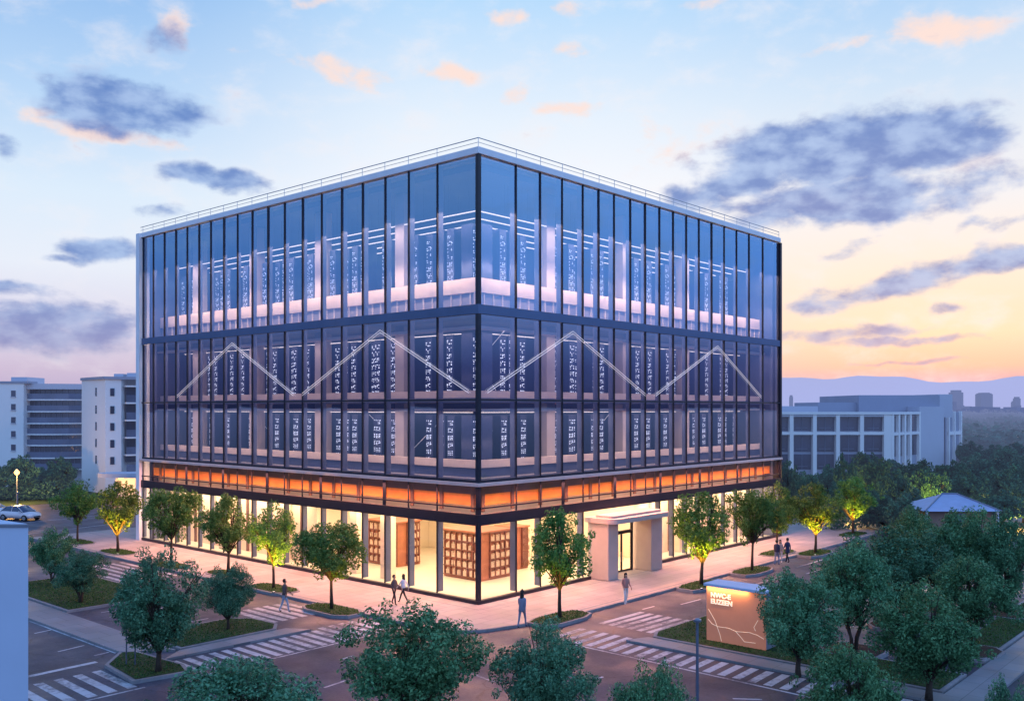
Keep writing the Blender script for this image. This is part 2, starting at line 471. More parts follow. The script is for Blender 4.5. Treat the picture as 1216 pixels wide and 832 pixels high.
# ------------------------------------------------------------------ sky
def build_world():
    w = bpy.data.worlds.new('World')
    scene.world = w
    w.use_nodes = True
    nt = w.node_tree
    nt.nodes.clear()
    N, L = nt.nodes, nt.links
    out = N.new('ShaderNodeOutputWorld')
    bg = N.new('ShaderNodeBackground')
    L.new(bg.outputs[0], out.inputs[0])

    def math_(op, a, b=None, c=None, clamp=False):
        n = N.new('ShaderNodeMath'); n.operation = op; n.use_clamp = clamp
        for i, x in enumerate((a, b, c)):
            if x is None:
                continue
            if isinstance(x, (int, float)):
                n.inputs[i].default_value = x
            else:
                L.new(x, n.inputs[i])
        return n.outputs[0]

    def smooth(x, lo, hi, a=0.0, b=1.0):
        n = N.new('ShaderNodeMapRange'); n.interpolation_type = 'SMOOTHSTEP'
        L.new(x, n.inputs[0])
        n.inputs[1].default_value = lo; n.inputs[2].default_value = hi; n.inputs[3].default_value = a; n.inputs[4].default_value = b
        return n.outputs[0]

    def mix(f, a, b):
        n = N.new('ShaderNodeMix'); n.data_type = 'RGBA'
        if isinstance(f, (int, float)):
            n.inputs[0].default_value = f
        else:
            L.new(f, n.inputs[0])
        for i, x in ((6, a), (7, b)):
            if isinstance(x, tuple):
                n.inputs[i].default_value = x
            else:
                L.new(x, n.inputs[i])
        return n.outputs[2]

    def ramp(x, stops):
        n = N.new('ShaderNodeValToRGB')
        e = n.color_ramp.elements
        while len(e) < len(stops):
            e.new(0.5)
        for i, (p, c) in enumerate(stops):
            e[i].position = p; e[i].color = c
        L.new(x, n.inputs[0])
        return n.outputs[0]

    tc = N.new('ShaderNodeTexCoord')
    sep = N.new('ShaderNodeSeparateXYZ')
    L.new(tc.outputs['Generated'], sep.inputs[0])
    X, Y, Z = sep.outputs
    rx = math_('SUBTRACT', math_('MULTIPLY', X, CA), math_('MULTIPLY', Y, SA))
    fy = math_('ADD', math_('MULTIPLY', X, SA), math_('MULTIPLY', Y, CA))
    az = math_('MULTIPLY', math_('ARCTAN2', rx, fy), 57.29578)        # degrees right of the street axis
    el = math_('MULTIPLY', math_('ARCSINE', Z), 57.29578)
    e01 = math_('DIVIDE', el, 60.0, clamp=True)

    def P(d):
        return max(0.0, min(1.0, d / 60.0))
    left = ramp(e01, [(P(0), S(178, 166, 206)), (P(2.2), S(206, 190, 216)), (P(4.5), S(222, 216, 236)), (P(8), S(232, 238, 250)), (P(12), S(220, 236, 252)),
                      (P(17), S(186, 216, 248)), (P(24), S(140, 186, 238)), (P(50), S(84, 136, 220))])
    mid = ramp(e01, [(P(0), S(170, 165, 200)), (P(3), S(240, 214, 204)), (P(7), S(248, 236, 226)), (P(13), S(246, 248, 254)), (P(17), S(230, 241, 253)),
                     (P(24), S(180, 218, 252)), (P(36), S(108, 162, 234)), (P(56), S(80, 132, 216))])
    right = ramp(e01, [(P(0), S(150, 146, 190)), (P(1.6), S(202, 168, 190)), (P(2.4), S(246, 194, 174)), (P(4.2), S(254, 224, 192)), (P(7.5), S(253, 233, 215)),
                       (P(11.5), S(242, 240, 242)), (P(18), S(206, 227, 248)), (P(26), S(146, 198, 246))])
    side = ramp(e01, [(P(0), S(52, 58, 98)), (P(2.6), S(78, 92, 148)), (P(5.0), S(112, 142, 204)), (P(8.5), S(124, 170, 234)), (P(14), S(150, 192, 244)),
                      (P(22), S(136, 182, 242)), (P(40), S(104, 154, 228)), (P(60), S(84, 134, 216))])
    back = ramp(e01, [(P(0), S(112, 130, 176)), (P(8), S(134, 162, 212)), (P(25), S(134, 172, 228)), (P(60), S(92, 142, 212))])
    bs = N.new('ShaderNodeVectorMath'); bs.operation = 'SCALE'; L.new(back, bs.inputs[0]); bs.inputs['Scale'].default_value = 1.75  # sky behind the view boosted as added fill light
    side = mix(smooth(math_('ABSOLUTE', az), 108, 140), side, bs.outputs[0])
    f1 = smooth(az, -24, -4)
    f2 = smooth(az, 4, 24)
    col = mix(f2, mix(f1, left, mid), right)
    sb = N.new('ShaderNodeVectorMath'); sb.operation = 'SCALE'; L.new(side, sb.inputs[0]); L.new(smooth(az, -60, 80, 1.08, 1.5), sb.inputs['Scale'])
    side = sb.outputs[0]
    sd = math_('ABSOLUTE', az)
    col = mix(smooth(sd, 38, 62), col, side)

    # cloud banks: ellipses in bearing / elevation broken up by noise
    comb = N.new('ShaderNodeCombineXYZ')
    L.new(az, comb.inputs[0]); L.new(el, comb.inputs[1])
    uv = comb.outputs[0]
    warp = N.new('ShaderNodeTexNoise'); warp.inputs['Scale'].default_value = 0.32; warp.inputs['Detail'].default_value = 6
    L.new(uv, warp.inputs['Vector'])
    mp = N.new('ShaderNodeMapping'); mp.inputs['Scale'].default_value = (0.55, 1.0, 1)
    L.new(uv, mp.inputs[0])
    nz = N.new('ShaderNodeTexNoise'); nz.inputs['Scale'].default_value = 0.48; nz.inputs['Detail'].default_value = 10
    nz.inputs['Roughness'].default_value = 0.58; nz.inputs['Distortion'].default_value = 0.15
    L.new(mp.outputs[0], nz.inputs['Vector'])
    wv = N.new('ShaderNodeVectorMath'); wv.operation = 'SUBTRACT'
    L.new(warp.outputs['Color'], wv.inputs[0]); wv.inputs[1].default_value = (0.5, 0.5, 0.5)
    ws = N.new('ShaderNodeVectorMath'); ws.operation = 'MULTIPLY'
    L.new(wv.outputs[0], ws.inputs[0]); ws.inputs[1].default_value = (3.2, 1.6, 0)
    wa = N.new('ShaderNodeVectorMath'); wa.operation = 'ADD'
    L.new(uv, wa.inputs[0]); L.new(ws.outputs[0], wa.inputs[1])
    uvw = wa.outputs[0]

    def blobs(lst):
        tot = None
        for (px, py, rx_, ry_, wgt, rot) in lst:
            u = math.degrees(math.atan((px - 608) / FOC))
            v = math.degrees(math.atan((HOR - py) / math.hypot(FOC, px - 608)))
            m = N.new('ShaderNodeMapping'); m.vector_type = 'TEXTURE'
            m.inputs[1].default_value = (u, v, 0); m.inputs[2].default_value = (0, 0, R(rot))
            m.inputs[3].default_value = (rx_ / 19.5, ry_ / 19.5, 1)
            L.new(uvw, m.inputs[0])
            ln = N.new('ShaderNodeVectorMath'); ln.operation = 'LENGTH'
            L.new(m.outputs[0], ln.inputs[0])
            k = smooth(ln.outputs['Value'], 1.55, 0.15, 0.0, wgt)
            tot = k if tot is None else math_('MAXIMUM', tot, k)
        return tot

    nzc = math_('SUBTRACT', nz.outputs[0], 0.5)
    dark = blobs([(150, 128, 88, 34, 1.2, -6), (95, 104, 30, 20, 0.8, 0), (262, 212, 60, 15, 0.9, -4), (205, 50, 34, 20, 0.55, 0), (60, 388, 130, 34, 1.0, 0),
                  (20, 345, 60, 12, .7, 0), (118, 296, 60, 15, 0.8, 0), (186, 250, 45, 11, 0.7, 0), (6, 176, 26, 16, 0.7, 0), (75, 306, 30, 8, .6, 0),
                  (1000, 180, 155, 44, 1.3, 4), (905, 206, 80, 30, 1.1, 10), (1020, 236, 165, 34, 1.0, 0), (1095, 167, 85, 36, 1.25, 8), (830, 243, 60, 26, 0.8, 0),
                  (905, 262, 80, 20, .75, 0), (1140, 228, 70, 24, 0.85, 0), (1085, 332, 150, 20, 0.95, 11), (1190, 305, 80, 18, 0.9, 10), (985, 396, 110, 10, 0.75, 2),
                  (1075, 402, 120, 7, 0.75, 0), (1005, 297, 40, 10, 0.6, 8), (1128, 366, 26, 7, 0.6, 0), (1190, 262, 40, 10, .6, 10), (1090, 428, 90, 4, .6, 0)])
    peach = blobs([(385, 84, 66, 17, 0.95, -10), (440, 98, 42, 14, 0.9, 0), (535, 90, 40, 13, 0.9, 0), (604, 18, 42, 14, 0.75, 0), (666, 15, 24, 11, 0.9, 0),
                   (672, 60, 26, 10, 0.8, 0), (602, 115, 38, 12, 0.8, 0), (672, 132, 66, 11, 0.8, -4), (1116, 34, 60, 20, 0.85, -6), (968, 62, 26, 10, 0.65, 14),
                   (1022, 45, 20, 9, 0.65, 10), (216, 42, 20, 22, 0.7, 0), (368, 2, 32, 10, 0.85, 0), (836, 2, 44, 9, 0.7, 0), (130, 158, 100, 13, 0.95, -6),
                   (48, 130, 28, 8, .7, 12), (290, 62, 22, 10, .6, 0), (950, 238, 90, 26, .7, 0), (1110, 205, 60, 20, .6, 0), (780, 170, 120, 40, .45, 0)])
    dk = smooth(math_('ADD', dark, math_('MULTIPLY', nzc, 1.9)), 0.28, 0.88)
    pk = smooth(math_('ADD', peach, math_('MULTIPLY', nzc, 2.6)), 0.36, 1.10)
    n2 = N.new('ShaderNodeTexNoise'); n2.inputs['Scale'].default_value = 0.9; n2.inputs['Detail'].default_value = 6
    L.new(mp.outputs[0], n2.inputs['Vector'])
    low = smooth(el, 8, 1.5)
    dcol = mix(smooth(n2.outputs[0], 0.32, 0.7), S(90, 128, 196), S(164, 190, 232))
    dcol = mix(math_('MULTIPLY', low, 0.55), dcol, S(176, 156, 190))
    veil = smooth(nz.outputs[0], 0.44, 0.78, 0, 0.55)
    front = smooth(sd, 75, 45)
    col = mix(math_('MULTIPLY', veil, front), col, S(244, 240, 244))
    sc = math_('MULTIPLY', smooth(nz.outputs[0], 0.46, 0.68), math_('MULTIPLY', smooth(sd, 58, 74), smooth(el, 3.5, 9)))
    col = mix(math_('MULTIPLY', sc, 0.45), col, S(176, 206, 250))
    col = mix(math_('MULTIPLY', pk, 0.92), col, S(255, 226, 214))
    col = mix(math_('MULTIPLY', dk, 0.9), col, dcol)

    sky = N.new('ShaderNodeTexSky')
    sky.sky_type = 'NISHITA'
    sky.sun_disc = False
    sky.sun_elevation = R(2.0)
    sky.sun_rotation = math.atan2(SA, CA) + R(24)
    nsum = N.new('ShaderNodeVectorMath'); nsum.operation = 'MULTIPLY_ADD'
    L.new(sky.outputs[0], nsum.inputs[0]); nsum.inputs[1].default_value = (0.008, 0.008, 0.010)
    L.new(col, nsum.inputs[2])
    L.new(nsum.outputs[0], bg.inputs[0])
    bg.inputs[1].default_value = 1.0
    w.cycles.sampling_method = 'MANUAL'
    w.cycles.sample_map_resolution = 512


build_world()


def add_light(name, kind, loc, energy, col, parent=None, **kw):
    l = bpy.data.lights.new(name, kind)
    l.energy = energy; l.color = col
    for k, v in kw.items():
        if k != 'rot':
            setattr(l, k, v)
    o = bpy.data.objects.new(name, l)
    COL.objects.link(o)
    o.location = loc
    if 'rot' in kw:
        o.rotation_euler = kw['rot']
    if parent is not None:
        o.parent = parent
    return o


# afterglow of the sun that has just gone behind the horizon on the right
sdir = Vector((SA * math.cos(R(24)) + CA * math.sin(R(24)), CA * math.cos(R(24)) - SA * math.sin(R(24)), math.tan(R(4))))
so = add_light('sun', 'SUN', (0, 0, 60), 0.5, (1.0, 0.72, 0.5), angle=R(12))
so.rotation_euler = sdir.to_track_quat('Z', 'Y').to_euler()

# ------------------------------------------------------------------ ground and roads
mb = B()
mb.sheet([(-9000, -9000), (14000, -9000), (14000, 14000), (-9000, 14000)], -0.03)
struct('ground', mb, M['terrain'], 'dark wooded land reaching to the hazy horizon', 'ground')
mb = B(); mb.sheet([(-80, -70), (62, -70), (62, 76), (-80, 120)], 0.0)
struct('road', mb, M['asphalt'], 'dark asphalt road surface around the glass building', 'road')


def arc(cx, cy, r, a0, a1, n=8):
    return [(cx + r * math.cos(R(a0 + (a1 - a0) * i / n)), cy + r * math.sin(R(a0 + (a1 - a0) * i / n))) for i in range(n + 1)]


def inset(poly, d):
    n = len(poly)
    a = sum(poly[i][0] * poly[(i + 1) % n][1] - poly[(i + 1) % n][0] * poly[i][1] for i in range(n))
    s = 1 if a > 0 else -1
    res = []
    for i in range(n):
        p0, p, p1 = Vector(poly[i - 1]), Vector(poly[i]), Vector(poly[(i + 1) % n])
        d0 = (p - p0).normalized(); d1 = (p1 - p).normalized()
        n0 = Vector((-d0.y, d0.x)) * s; n1 = Vector((-d1.y, d1.x)) * s
        m = n0 + n1
        m = m / max(0.35, m.dot(n0)) if m.length > 1e-6 else n0
        res.append((p.x + m.x * d, p.y + m.y * d))
    return res


def kerbed(name, poly, m, label, cat, z=0.14, kw=0.16, dz=0.012):
    """a raised sheet with a stone kerb round it"""
    inn = inset(poly, kw)
    k = B(); n = len(poly)
    vs = [(p[0], p[1], -0.01) for p in poly] + [(p[0], p[1], z) for p in poly] + [(p[0], p[1], z) for p in inn]
    fs = []
    for i in range(n):
        j = (i + 1) % n
        fs += [(i, j, n + j, n + i), (n + i, n + j, 2 * n + j, 2 * n + i)]
    k.add(vs, fs)
    struct('kerb', k, M['kerb'], 'pale stone kerb round the ' + label, 'kerb')
    s = B(); s.sheet(inn, z + dz * (-1 if name == 'pavement' else 1))
    return struct(name, s, m, label, cat)


plaza = [(-5.7, 47)] + [(-5.7, 0.6)] + arc(-2.6, -1.5, 3.2, 190, 262, 6) + [(0.4, -5.6), (46, -5.6), (50, -2), (50, 20), (40, 47)]
kerbed('pavement', plaza, M['paving'], 'pinkish paved forecourt around the glass building', 'pavement')
mb = B(); mb.sheet([(-5.35, 46), (-5.2, 46), (-5.2, 1), (-5.35, 1)], 0.134); mb.sheet([(1, -5.2), (45, -5.2), (45, -5.05), (1, -5.05)], 0.134)
mb.sheet([(-1.1, 46), (-1.02, 46), (-1.02, -1.0), (-1.1, -1.1)], 0.134); mb.sheet([(-1, -1.1), (46, -1.1), (46, -1.02), (-1, -1.02)], 0.134)
struct('pavement_joint', mb, M['kerb'], 'thin darker joint lines running along the forecourt paving', 'paving joint')


def blades(name, polys, z, dens, label, hmax=0.09, seed=1):
    rng = np.random.default_rng(seed)
    vs = []
    for poly in polys:
        xs = [p[0] for p in poly]; ys = [p[1] for p in poly]
        area = (max(xs) - min(xs)) * (max(ys) - min(ys))
        n = int(area * dens)
        P_ = np.stack([rng.uniform(min(xs), max(xs), n), rng.uniform(min(ys), max(ys), n)], 1)
        ins = np.zeros(n, bool)
        k = len(poly)
        for i in range(k):
            x0, y0 = poly[i]; x1, y1 = poly[(i + 1) % k]
            c = ((y0 > P_[:, 1]) != (y1 > P_[:, 1])) & (P_[:, 0] < (x1 - x0) * (P_[:, 1] - y0) / ((y1 - y0) or 1e-9) + x0)
            ins ^= c
        P_ = P_[ins]
        n = len(P_)
        a = rng.uniform(0, 2 * math.pi, n); h = rng.uniform(0.35, 1.0, n) * hmax; wd = 0.035
        tl = rng.normal(0, 0.04, (n, 2))
        q = np.zeros((n, 3, 3))
        q[:, 0, :2] = P_ + np.stack([np.cos(a), np.sin(a)], 1) * wd
        q[:, 1, :2] = P_ - np.stack([np.cos(a), np.sin(a)], 1) * wd
        q[:, 2, :2] = P_ + tl
        q[:, :2, 2] = z; q[:, 2, 2] = z + h
        vs.append(q.reshape(-1, 3))
    v = np.concatenate(vs)
    me = bpy.data.meshes.new(name)
    nf = len(v) // 3
    me.vertices.add(len(v)); me.vertices.foreach_set('co', v.ravel())
    me.loops.add(nf * 3); me.loops.foreach_set('vertex_index', np.arange(nf * 3, dtype=np.int32))
    me.polygons.add(nf); me.polygons.foreach_set('loop_start', np.arange(0, nf * 3, 3, dtype=np.int32))
    me.update(calc_edges=True)
    me.materials.append(M['blade'])
    o = bpy.data.objects.new(name, me); COL.objects.link(o)
    return tag(o, label, 'grass', kind='stuff')


verges = [
    ('verge with the small tree beside the left crossing', [(-15.9, 3.5), (-10.8, 3.5), (-10.1, 4.4), (-10.2, 6.4), (-11.2, 7.4), (-15.9, 7.4)]),
    ('verge with two dark trees on the far left', [(-15.9, 15.4), (-10.6, 15.4), (-10.2, 16.2), (-10.2, 26), (-15.9, 26)]),
    ('corner verge under the orange sign', [(0.25, -11.3), (1.2, -10.8), (7.2, -10.9), (3.8, -12.6), (3.4, -24.4), (0.25, -24.4)]),
    ('narrow verge at the right-hand pavement', [(6, -22.4), (34, -22.4), (34, -24.4), (6, -24.4)]),
    ('island of the big tree at the left crossing', [(-19.75, 0.2), (-17.5, -0.2), (-17.1, 1.0), (-17.4, 4.6), (-18.0, 5.0), (-19.4, 3.4)]),
]
for nm, poly in verges:
    kerbed('grass_verge', poly, M['grass'], 'dark grass ' + nm, 'verge')
blades('grass', [inset(p, 0.2) for _, p in verges], 0.15, 160, 'short dark grass growing on the roadside verges', 0.055)

mb = B()
mb.prism([(-17.9, 5.2), (-16.05, 3.6), (-16.05, 62), (-17.9, 62)], -0.01, 0.10)
mb.prism([(-17.2, 2.5), (-9.6, 2.3), (-10.3, 3.4), (-16.0, 3.4)], -0.01, 0.098)
struct('left_footpath', mb, M['concrete'], 'pale concrete footpath along the left-hand street', 'footpath')
mb = B()
mb.prism([(-1.0, -10.6), (0.15, -11.1), (0.15, -24.5), (60, -24.5), (60, -26.0), (-1.0, -26.0)], -0.01, 0.10)
struct('right_footpath', mb, M['concrete'], 'pale concrete footpath along the right-hand verge', 'footpath')
mb = B(); mb.sheet([(60, -4), (200, -4), (200, 60), (52, 60), (52, 10)], 0.02)
mb.sheet([(4, 76), (60, 76), (60, 140), (-60, 140), (-60, 80)], 0.025)
struct('lawn', mb, M['grass'], 'dark lawn beyond the street behind the parked cars', 'lawn')
mb = B(); mb.sheet([(62, -24), (120, -22), (120, -8), (62, -6)], 0.02)
struct('side_street', mb, M['concrete'], 'grey side street running away between the trees', 'street')


# painted markings
def bar(mb, p, q, w, z=0.005):
    d = Vector((q[0] - p[0], q[1] - p[1])).normalized(); n = Vector((-d.y, d.x)) * w / 2
    mb.sheet([(p[0] + n.x, p[1] + n.y), (p[0] - n.x, p[1] - n.y), (q[0] - n.x, q[1] - n.y), (q[0] + n.x, q[1] + n.y)], z)


mb = B()
for i in range(20):
    x = -17.0 + i * 0.62
    if x < -5.9:
        bar(mb, (x, -0.45), (x + 0.05, 2.2 if x < -9.4 else 2.5), 0.34)
bar(mb, (-17.6, -0.75), (-5.6, -0.55), 0.12)
struct('left_crosswalk_marking', mb, M['paint'], 'white zebra stripes of the crossing on the left of the corner', 'crosswalk')
mb = B()
for i in range(10):
    x = -26.2 + i * 0.78
    if x < -19.7:
        bar(mb, (x, -0.2), (x + 0.1, 3.2), 0.38)
bar(mb, (-27, -0.5), (-19.6, -0.5), 0.12); bar(mb, (-27, 4.3), (-19.2, 4.6), 0.30)
struct('corner_crosswalk_marking', mb, M['paint'], 'white zebra stripes beside the white block at lower left', 'crosswalk')
mb = B()
for i in range(6):
    bar(mb, (-9.7 + i * 0.62, 5.2), (-9.65 + i * 0.62, 9.0), 0.36)
struct('inner_crosswalk_marking', mb, M['paint'], 'white zebra stripes under the walking man by the small tree', 'crosswalk')
mb = B()
for i in range(6):
    bar(mb, (-9.5 + i * 0.66, 21.5), (-9.45 + i * 0.66, 29.5), 0.3)
struct('far_left_crosswalk_marking', mb, M['paint'], 'pink-lit zebra stripes behind the two dark trees at left', 'crosswalk')
mb = B()
for i in range(6):
    bar(mb, (1.2, -7.5 - i * 0.58), (4.9, -7.6 - i * 0.58), 0.32)
struct('inner_right_crosswalk_marking', mb, M['paint'], 'zebra stripes between the forecourt and the sign lawn', 'crosswalk')
mb = B()
for i in range(24):
    y = -7.6 - i * 0.70
    bar(mb, (-2.75 - 0.02 * i, y), (-0.25 if i < 5 else -1.15, y + 0.1), 0.36)
bar(mb, (-3.0, -7.2), (-3.5, -24.4), 0.13)
struct('right_crosswalk_marking', mb, M['paint'], 'long zebra crossing in front of the orange sign', 'crosswalk')
mb = B()
for p, q in (((-18.9, 12.0), (-18.0, 12.15)), ((-19.6, 7.6), (-18.3, 7.85)), ((-18.8, 5.7), (-18.1, 5.8)), ((8.0, -8.1), (10.0, -8.2)), ((5.5, -7.2), (6.6, -7.25)),
             ((9.2, -9.4), (12.6, -9.5)), ((16, -8.4), (20, -8.4)), ((22, -9.2), (27, -9.2)), ((24, -7.6), (30, -7.6))):
    bar(mb, p, q, 0.12)
for (x0, y0, x1, y1) in ((322, 804, 340, 799), (385, 816, 412, 807), (404, 783, 420, 778), (558, 799, 590, 810), (702, 808, 716, 803), (870, 829, 905, 830)):
    bar(mb, G(x0, y0), G(x1, y1), 0.12)
bar(mb, (-17.98, 5.4), (-17.98, 60), 0.1)
for k in range(6):
    bar(mb, (6.5 + k * 2.7, -13.2), (6.5 + k * 2.7, -17.6), 0.1)
    bar(mb, (9.5 + k * 2.7, -19.2), (9.5 + k * 2.7, -22.2), 0.12)
bar(mb, (4.5, 52), (-6, 50), 0.14); bar(mb, (8, 60), (-14, 58), 0.14)
for k in range(5):
    bar(mb, (-11.5 + 0.2 * k, 8.6 + k * 1.4), (-15.4 + 0.2 * k, 8.6 + k * 1.4), 0.08)
struct('road_marking', mb, M['paint'], 'white lane dashes and bay lines painted on the asphalt', 'road marking')

# ------------------------------------------------------------------ hills, skyline
def hill_ring(name, dist, h, seed, a0, a1, label, base=0):
    rng = random.Random(seed)
    ph = [rng.uniform(0, 6.28) for _ in range(6)]
    mb = B(); n = 90
    for i in range(n + 1):
        a = a0 + (a1 - a0) * i / n
        hh = h * (0.82 + 0.12 * math.sin(a * 0.11 + ph[0]) + 0.1 * math.sin(a * 0.31 + ph[1]) + 0.05 * math.sin(a * 0.9 + ph[2]) + 0.02 * math.sin(a * 2.3 + ph[3]))
        for rr, z in ((dist, base), (dist + dist * 0.05, hh), (dist * 1.3, base)):
            p = W(rr * math.sin(R(a)), rr * math.cos(R(a)))
            mb.v.append((p[0], p[1], z))
    for i in range(n):
        for k in range(2):
            o = i * 3 + k
            mb.f.append((o, o + 3, o + 4, o + 1))
    return struct(name, mb, M['hill'], label, 'hills', smooth=True)


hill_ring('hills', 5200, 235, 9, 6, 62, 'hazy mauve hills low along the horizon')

tower_specs = [(940, 3.6, 469, 2600, 'narrow'), (1138, 12, 463, 2300, 'flat'), (1172, 14, 466, 2300, 'domed'), (1209, 6, 471, 2300, 'slim'), (1205, 4.5, 476, 2500, 'short')]
tlabels = ['tiny hazy tower on the skyline just right of the glass building', 'tallest hazy office tower on the skyline above the white office block',
           'wide hazy tower with rounded top on the skyline', 'slim hazy tower at the far right end of the skyline', 'short hazy tower just left of the slim skyline tower']
for (px, wpx, top, d, kd), lb in zip(tower_specs, tlabels):
    c = D(px, d); wm = wpx / FOC * d * 1.0; h = CAMZ + (HOR - top) / FOC * d
    t = empty('distant_tower', (c[0], c[1], 0), math.atan2(-SA, CA), lb, 'tower', 'hazy towers on the skyline')
    mb = B(); mb.box(-wm / 2, 0, 0, wm / 2, wm, h * 0.9); mb.build('shaft', M['skyline'], t)
    mb = B()
    if kd == 'domed':
        mb.prism([(-wm / 2, 0.1), (wm / 2, 0.1), (wm / 2, wm - .1), (-wm / 2, wm - .1)], h * .9, h * .93)
        mb.box(-wm * 0.4, 0, h * 0.93, wm * 0.4, wm, h * 0.97); mb.box(-wm * 0.24, 0, h * 0.97, wm * 0.24, wm, h)
    else:
        mb.box(-wm * 0.36, wm * 0.1, h * 0.9, wm * 0.36, wm * 0.9, h)
    mb.build('roof', M['skyline'], t)
rng = random.Random(8)
mb = B()
for _ in range(420):
    d = rng.uniform(1100, 3200); px = rng.uniform(925, 1330) if rng.random() < 0.8 else rng.uniform(-250, 160)
    c = D(px, d); w = rng.uniform(9, 30); h = rng.uniform(5, 14) * (1.6 if rng.random() < 0.08 else 1)
    mb.box(c[0] - w / 2, c[1] - w / 2, 0, c[0] + w / 2, c[1] + w * 0.4, h)
tag(mb.build('distant_city', M['skyline']), 'hazy mass of low city roofs along the horizon at right', 'city', kind='stuff')

# ------------------------------------------------------------------ glass office building
BLD = empty('office_building', (0, 0, 0), 0, 'large cubic glass office building glowing orange at street level, on the corner', 'office building')
LM = [0.0, 3.3, 5.76, 7.9, 10.05, 12.15, 14.25, 16.35, 18.4, 20.4, 22.35, 24.25, 26.1, 27.9, 29.6, 31.35, 33.1, 34.9, 36.7, 38.4]
RM = [0.0, 3.2, 5.4, 7.5, 9.6, 11.3, 13.0, 14.9, 16.7, 18.5, 20.3, 22.1, 23.9, 25.8, 27.7, 29.7, 31.8, 34.2, 37.1]
LB, RA = LM[-1], RM[-1]
ROWS = [(0.36, 4.5, 'glass_low'), (5.1, 6.66, 'glass_low'), (7.02, 11.42, 'glass_mid'), (11.56, 16.26, 'glass_mid'), (16.82, 25.12, 'glass_top')]


def face_box(mb, face, t0, t1, n0, n1, z0, z1):
    """box on a facade: t along it, n outward (negative = inside)"""
    if face == 'L':
        mb.box(-n1, t0, z0, -n0, t1, z1)
    else:
        mb.box(t0, -n1, z0, t1, -n0, z1)
    return mb


def fb(name, m, face, t0, t1, n0, n1, z0, z1, parent=BLD, **kw):
    return face_box(B(), face, t0, t1, n0, n1, z0, z1).build(name, m, parent, **kw)


# panes: the hundred that show largest on their own, the rest as one
panes = []
for face, MU in (('L', LM), ('R', RM)):
    for i in range(len(MU) - 1):
        t0, t1 = MU[i] + 0.05, MU[i + 1] - 0.05
        for z0, z1, g in ROWS:
            if face == 'R' and g == 'glass_low' and z0 < 1 and MU[i] > 9 and MU[i + 1] < 17:
                continue
            tm = (t0 + t1) / 2
            d = math.hypot((0 if face == 'L' else tm) - CAM[0], (tm if face == 'L' else 0) - CAM[1])
            panes.append(((t1 - t0) * (z1 - z0) / d ** 2.6, face, t0, t1, z0, z1, g))
panes.sort(reverse=True)


prng = random.Random(31)


def pane_quad(mb, face, t0, t1, z0, z1):
    a, b, c = 0.045, 0.045 + prng.uniform(-.007, .007), 0.045 + prng.uniform(-.010, .010)
    if face == 'L':
        mb.add([(a, t0, z0), (b, t1, z0), (b + c - a, t1, z1), (c, t0, z1)], [(3, 2, 1, 0)])
    else:
        mb.add([(t0, a, z0), (t1, b, z0), (t1, b + c - a, z1), (t0, c, z1)], [(0, 1, 2, 3)])


for _, face, t0, t1, z0, z1, g in panes[:100]:
    mb = B(); pane_quad(mb, face, t0, t1, z0, z1); mb.build('window_pane', M[g], BLD)
rest = {}
for _, face, t0, t1, z0, z1, g in panes[100:]:
    pane_quad(rest.setdefault(g, B()), face, t0, t1, z0, z1)
me_all = B(); idx = []
gs = ['glass_low', 'glass_mid', 'glass_top']
for k, g in enumerate(gs):
    if g in rest:
        me_all.add(rest[g].v, rest[g].f); idx += [k] * len(rest[g].f)
o = me_all.build('window_pane', M[gs[0]], BLD)
o['kind'] = 'stuff'
for g in gs[1:]:
    o.data.materials.append(M[g])
o.data.polygons.foreach_set('material_index', idx)

for face, MU in (('L', LM), ('R', RM)):
    for i, t in enumerate(MU[1:], 1):
        lo = 0.34
        mb = B()
        segs = [(0.34, 25.14)]
        if face == 'R' and 10.4 < t < 16.8:
            segs = [(5.1, 25.14)]
        for a, b in segs:
            face_box(mb, face, t - 0.035, t + 0.035, -0.04, 0.03, a, b)
        mu = mb.build('mullion', M['dark'], BLD)
        big = (i % 3 == 0)
        dep = 0.46 if t < 14 else (0.38 if t < 24 else 0.30)
        for a, b in ((0.40, 4.48), (7.04, 11.40), (11.58, 16.24), (16.84, 25.10)):
            if a < 5 and len(segs) == 1 and segs[0][0] > 1:
                continue
            fb('fin', M['fin'], face, t - 0.035, t + 0.035, -dep, -0.06, a, b, mu)
        if big:
            mb = face_box(B(), face, t - 0.14, t + 0.14, 0.032, 0.06, 5.11, 6.66)
            mb.build('cover_strip', M['dark'], mu)
# near corner post, end posts
B().box(-0.10, -0.10, 0.0, 0.13, 0.13, 25.13).build('corner_post', M['dark'], BLD)
B().box(-0.30, LB + 0.05, 0.0, 0.6, LB + 0.62, 25.5).build('end_pilaster', M['white'], BLD)
B().box(RA + 0.05, -0.14, 0.0, RA + 0.3, 0.5, 25.13).build('corner_post', M['dark'], BLD)
# horizontal bands run round both faces as one L-shaped piece
def ell(name, m, n0, n1, z0, z1, bevel=0.0, gap=None):
    mb = B()
    poly = [(-n1, LB + 0.04), (-n1, -n1), (RA + 0.04, -n1), (RA + 0.04, -n0), (-n0, -n0), (-n0, LB + 0.04)]
    mb.prism(poly, z0, z1)
    return mb.build(name, m, BLD, bevel=bevel)


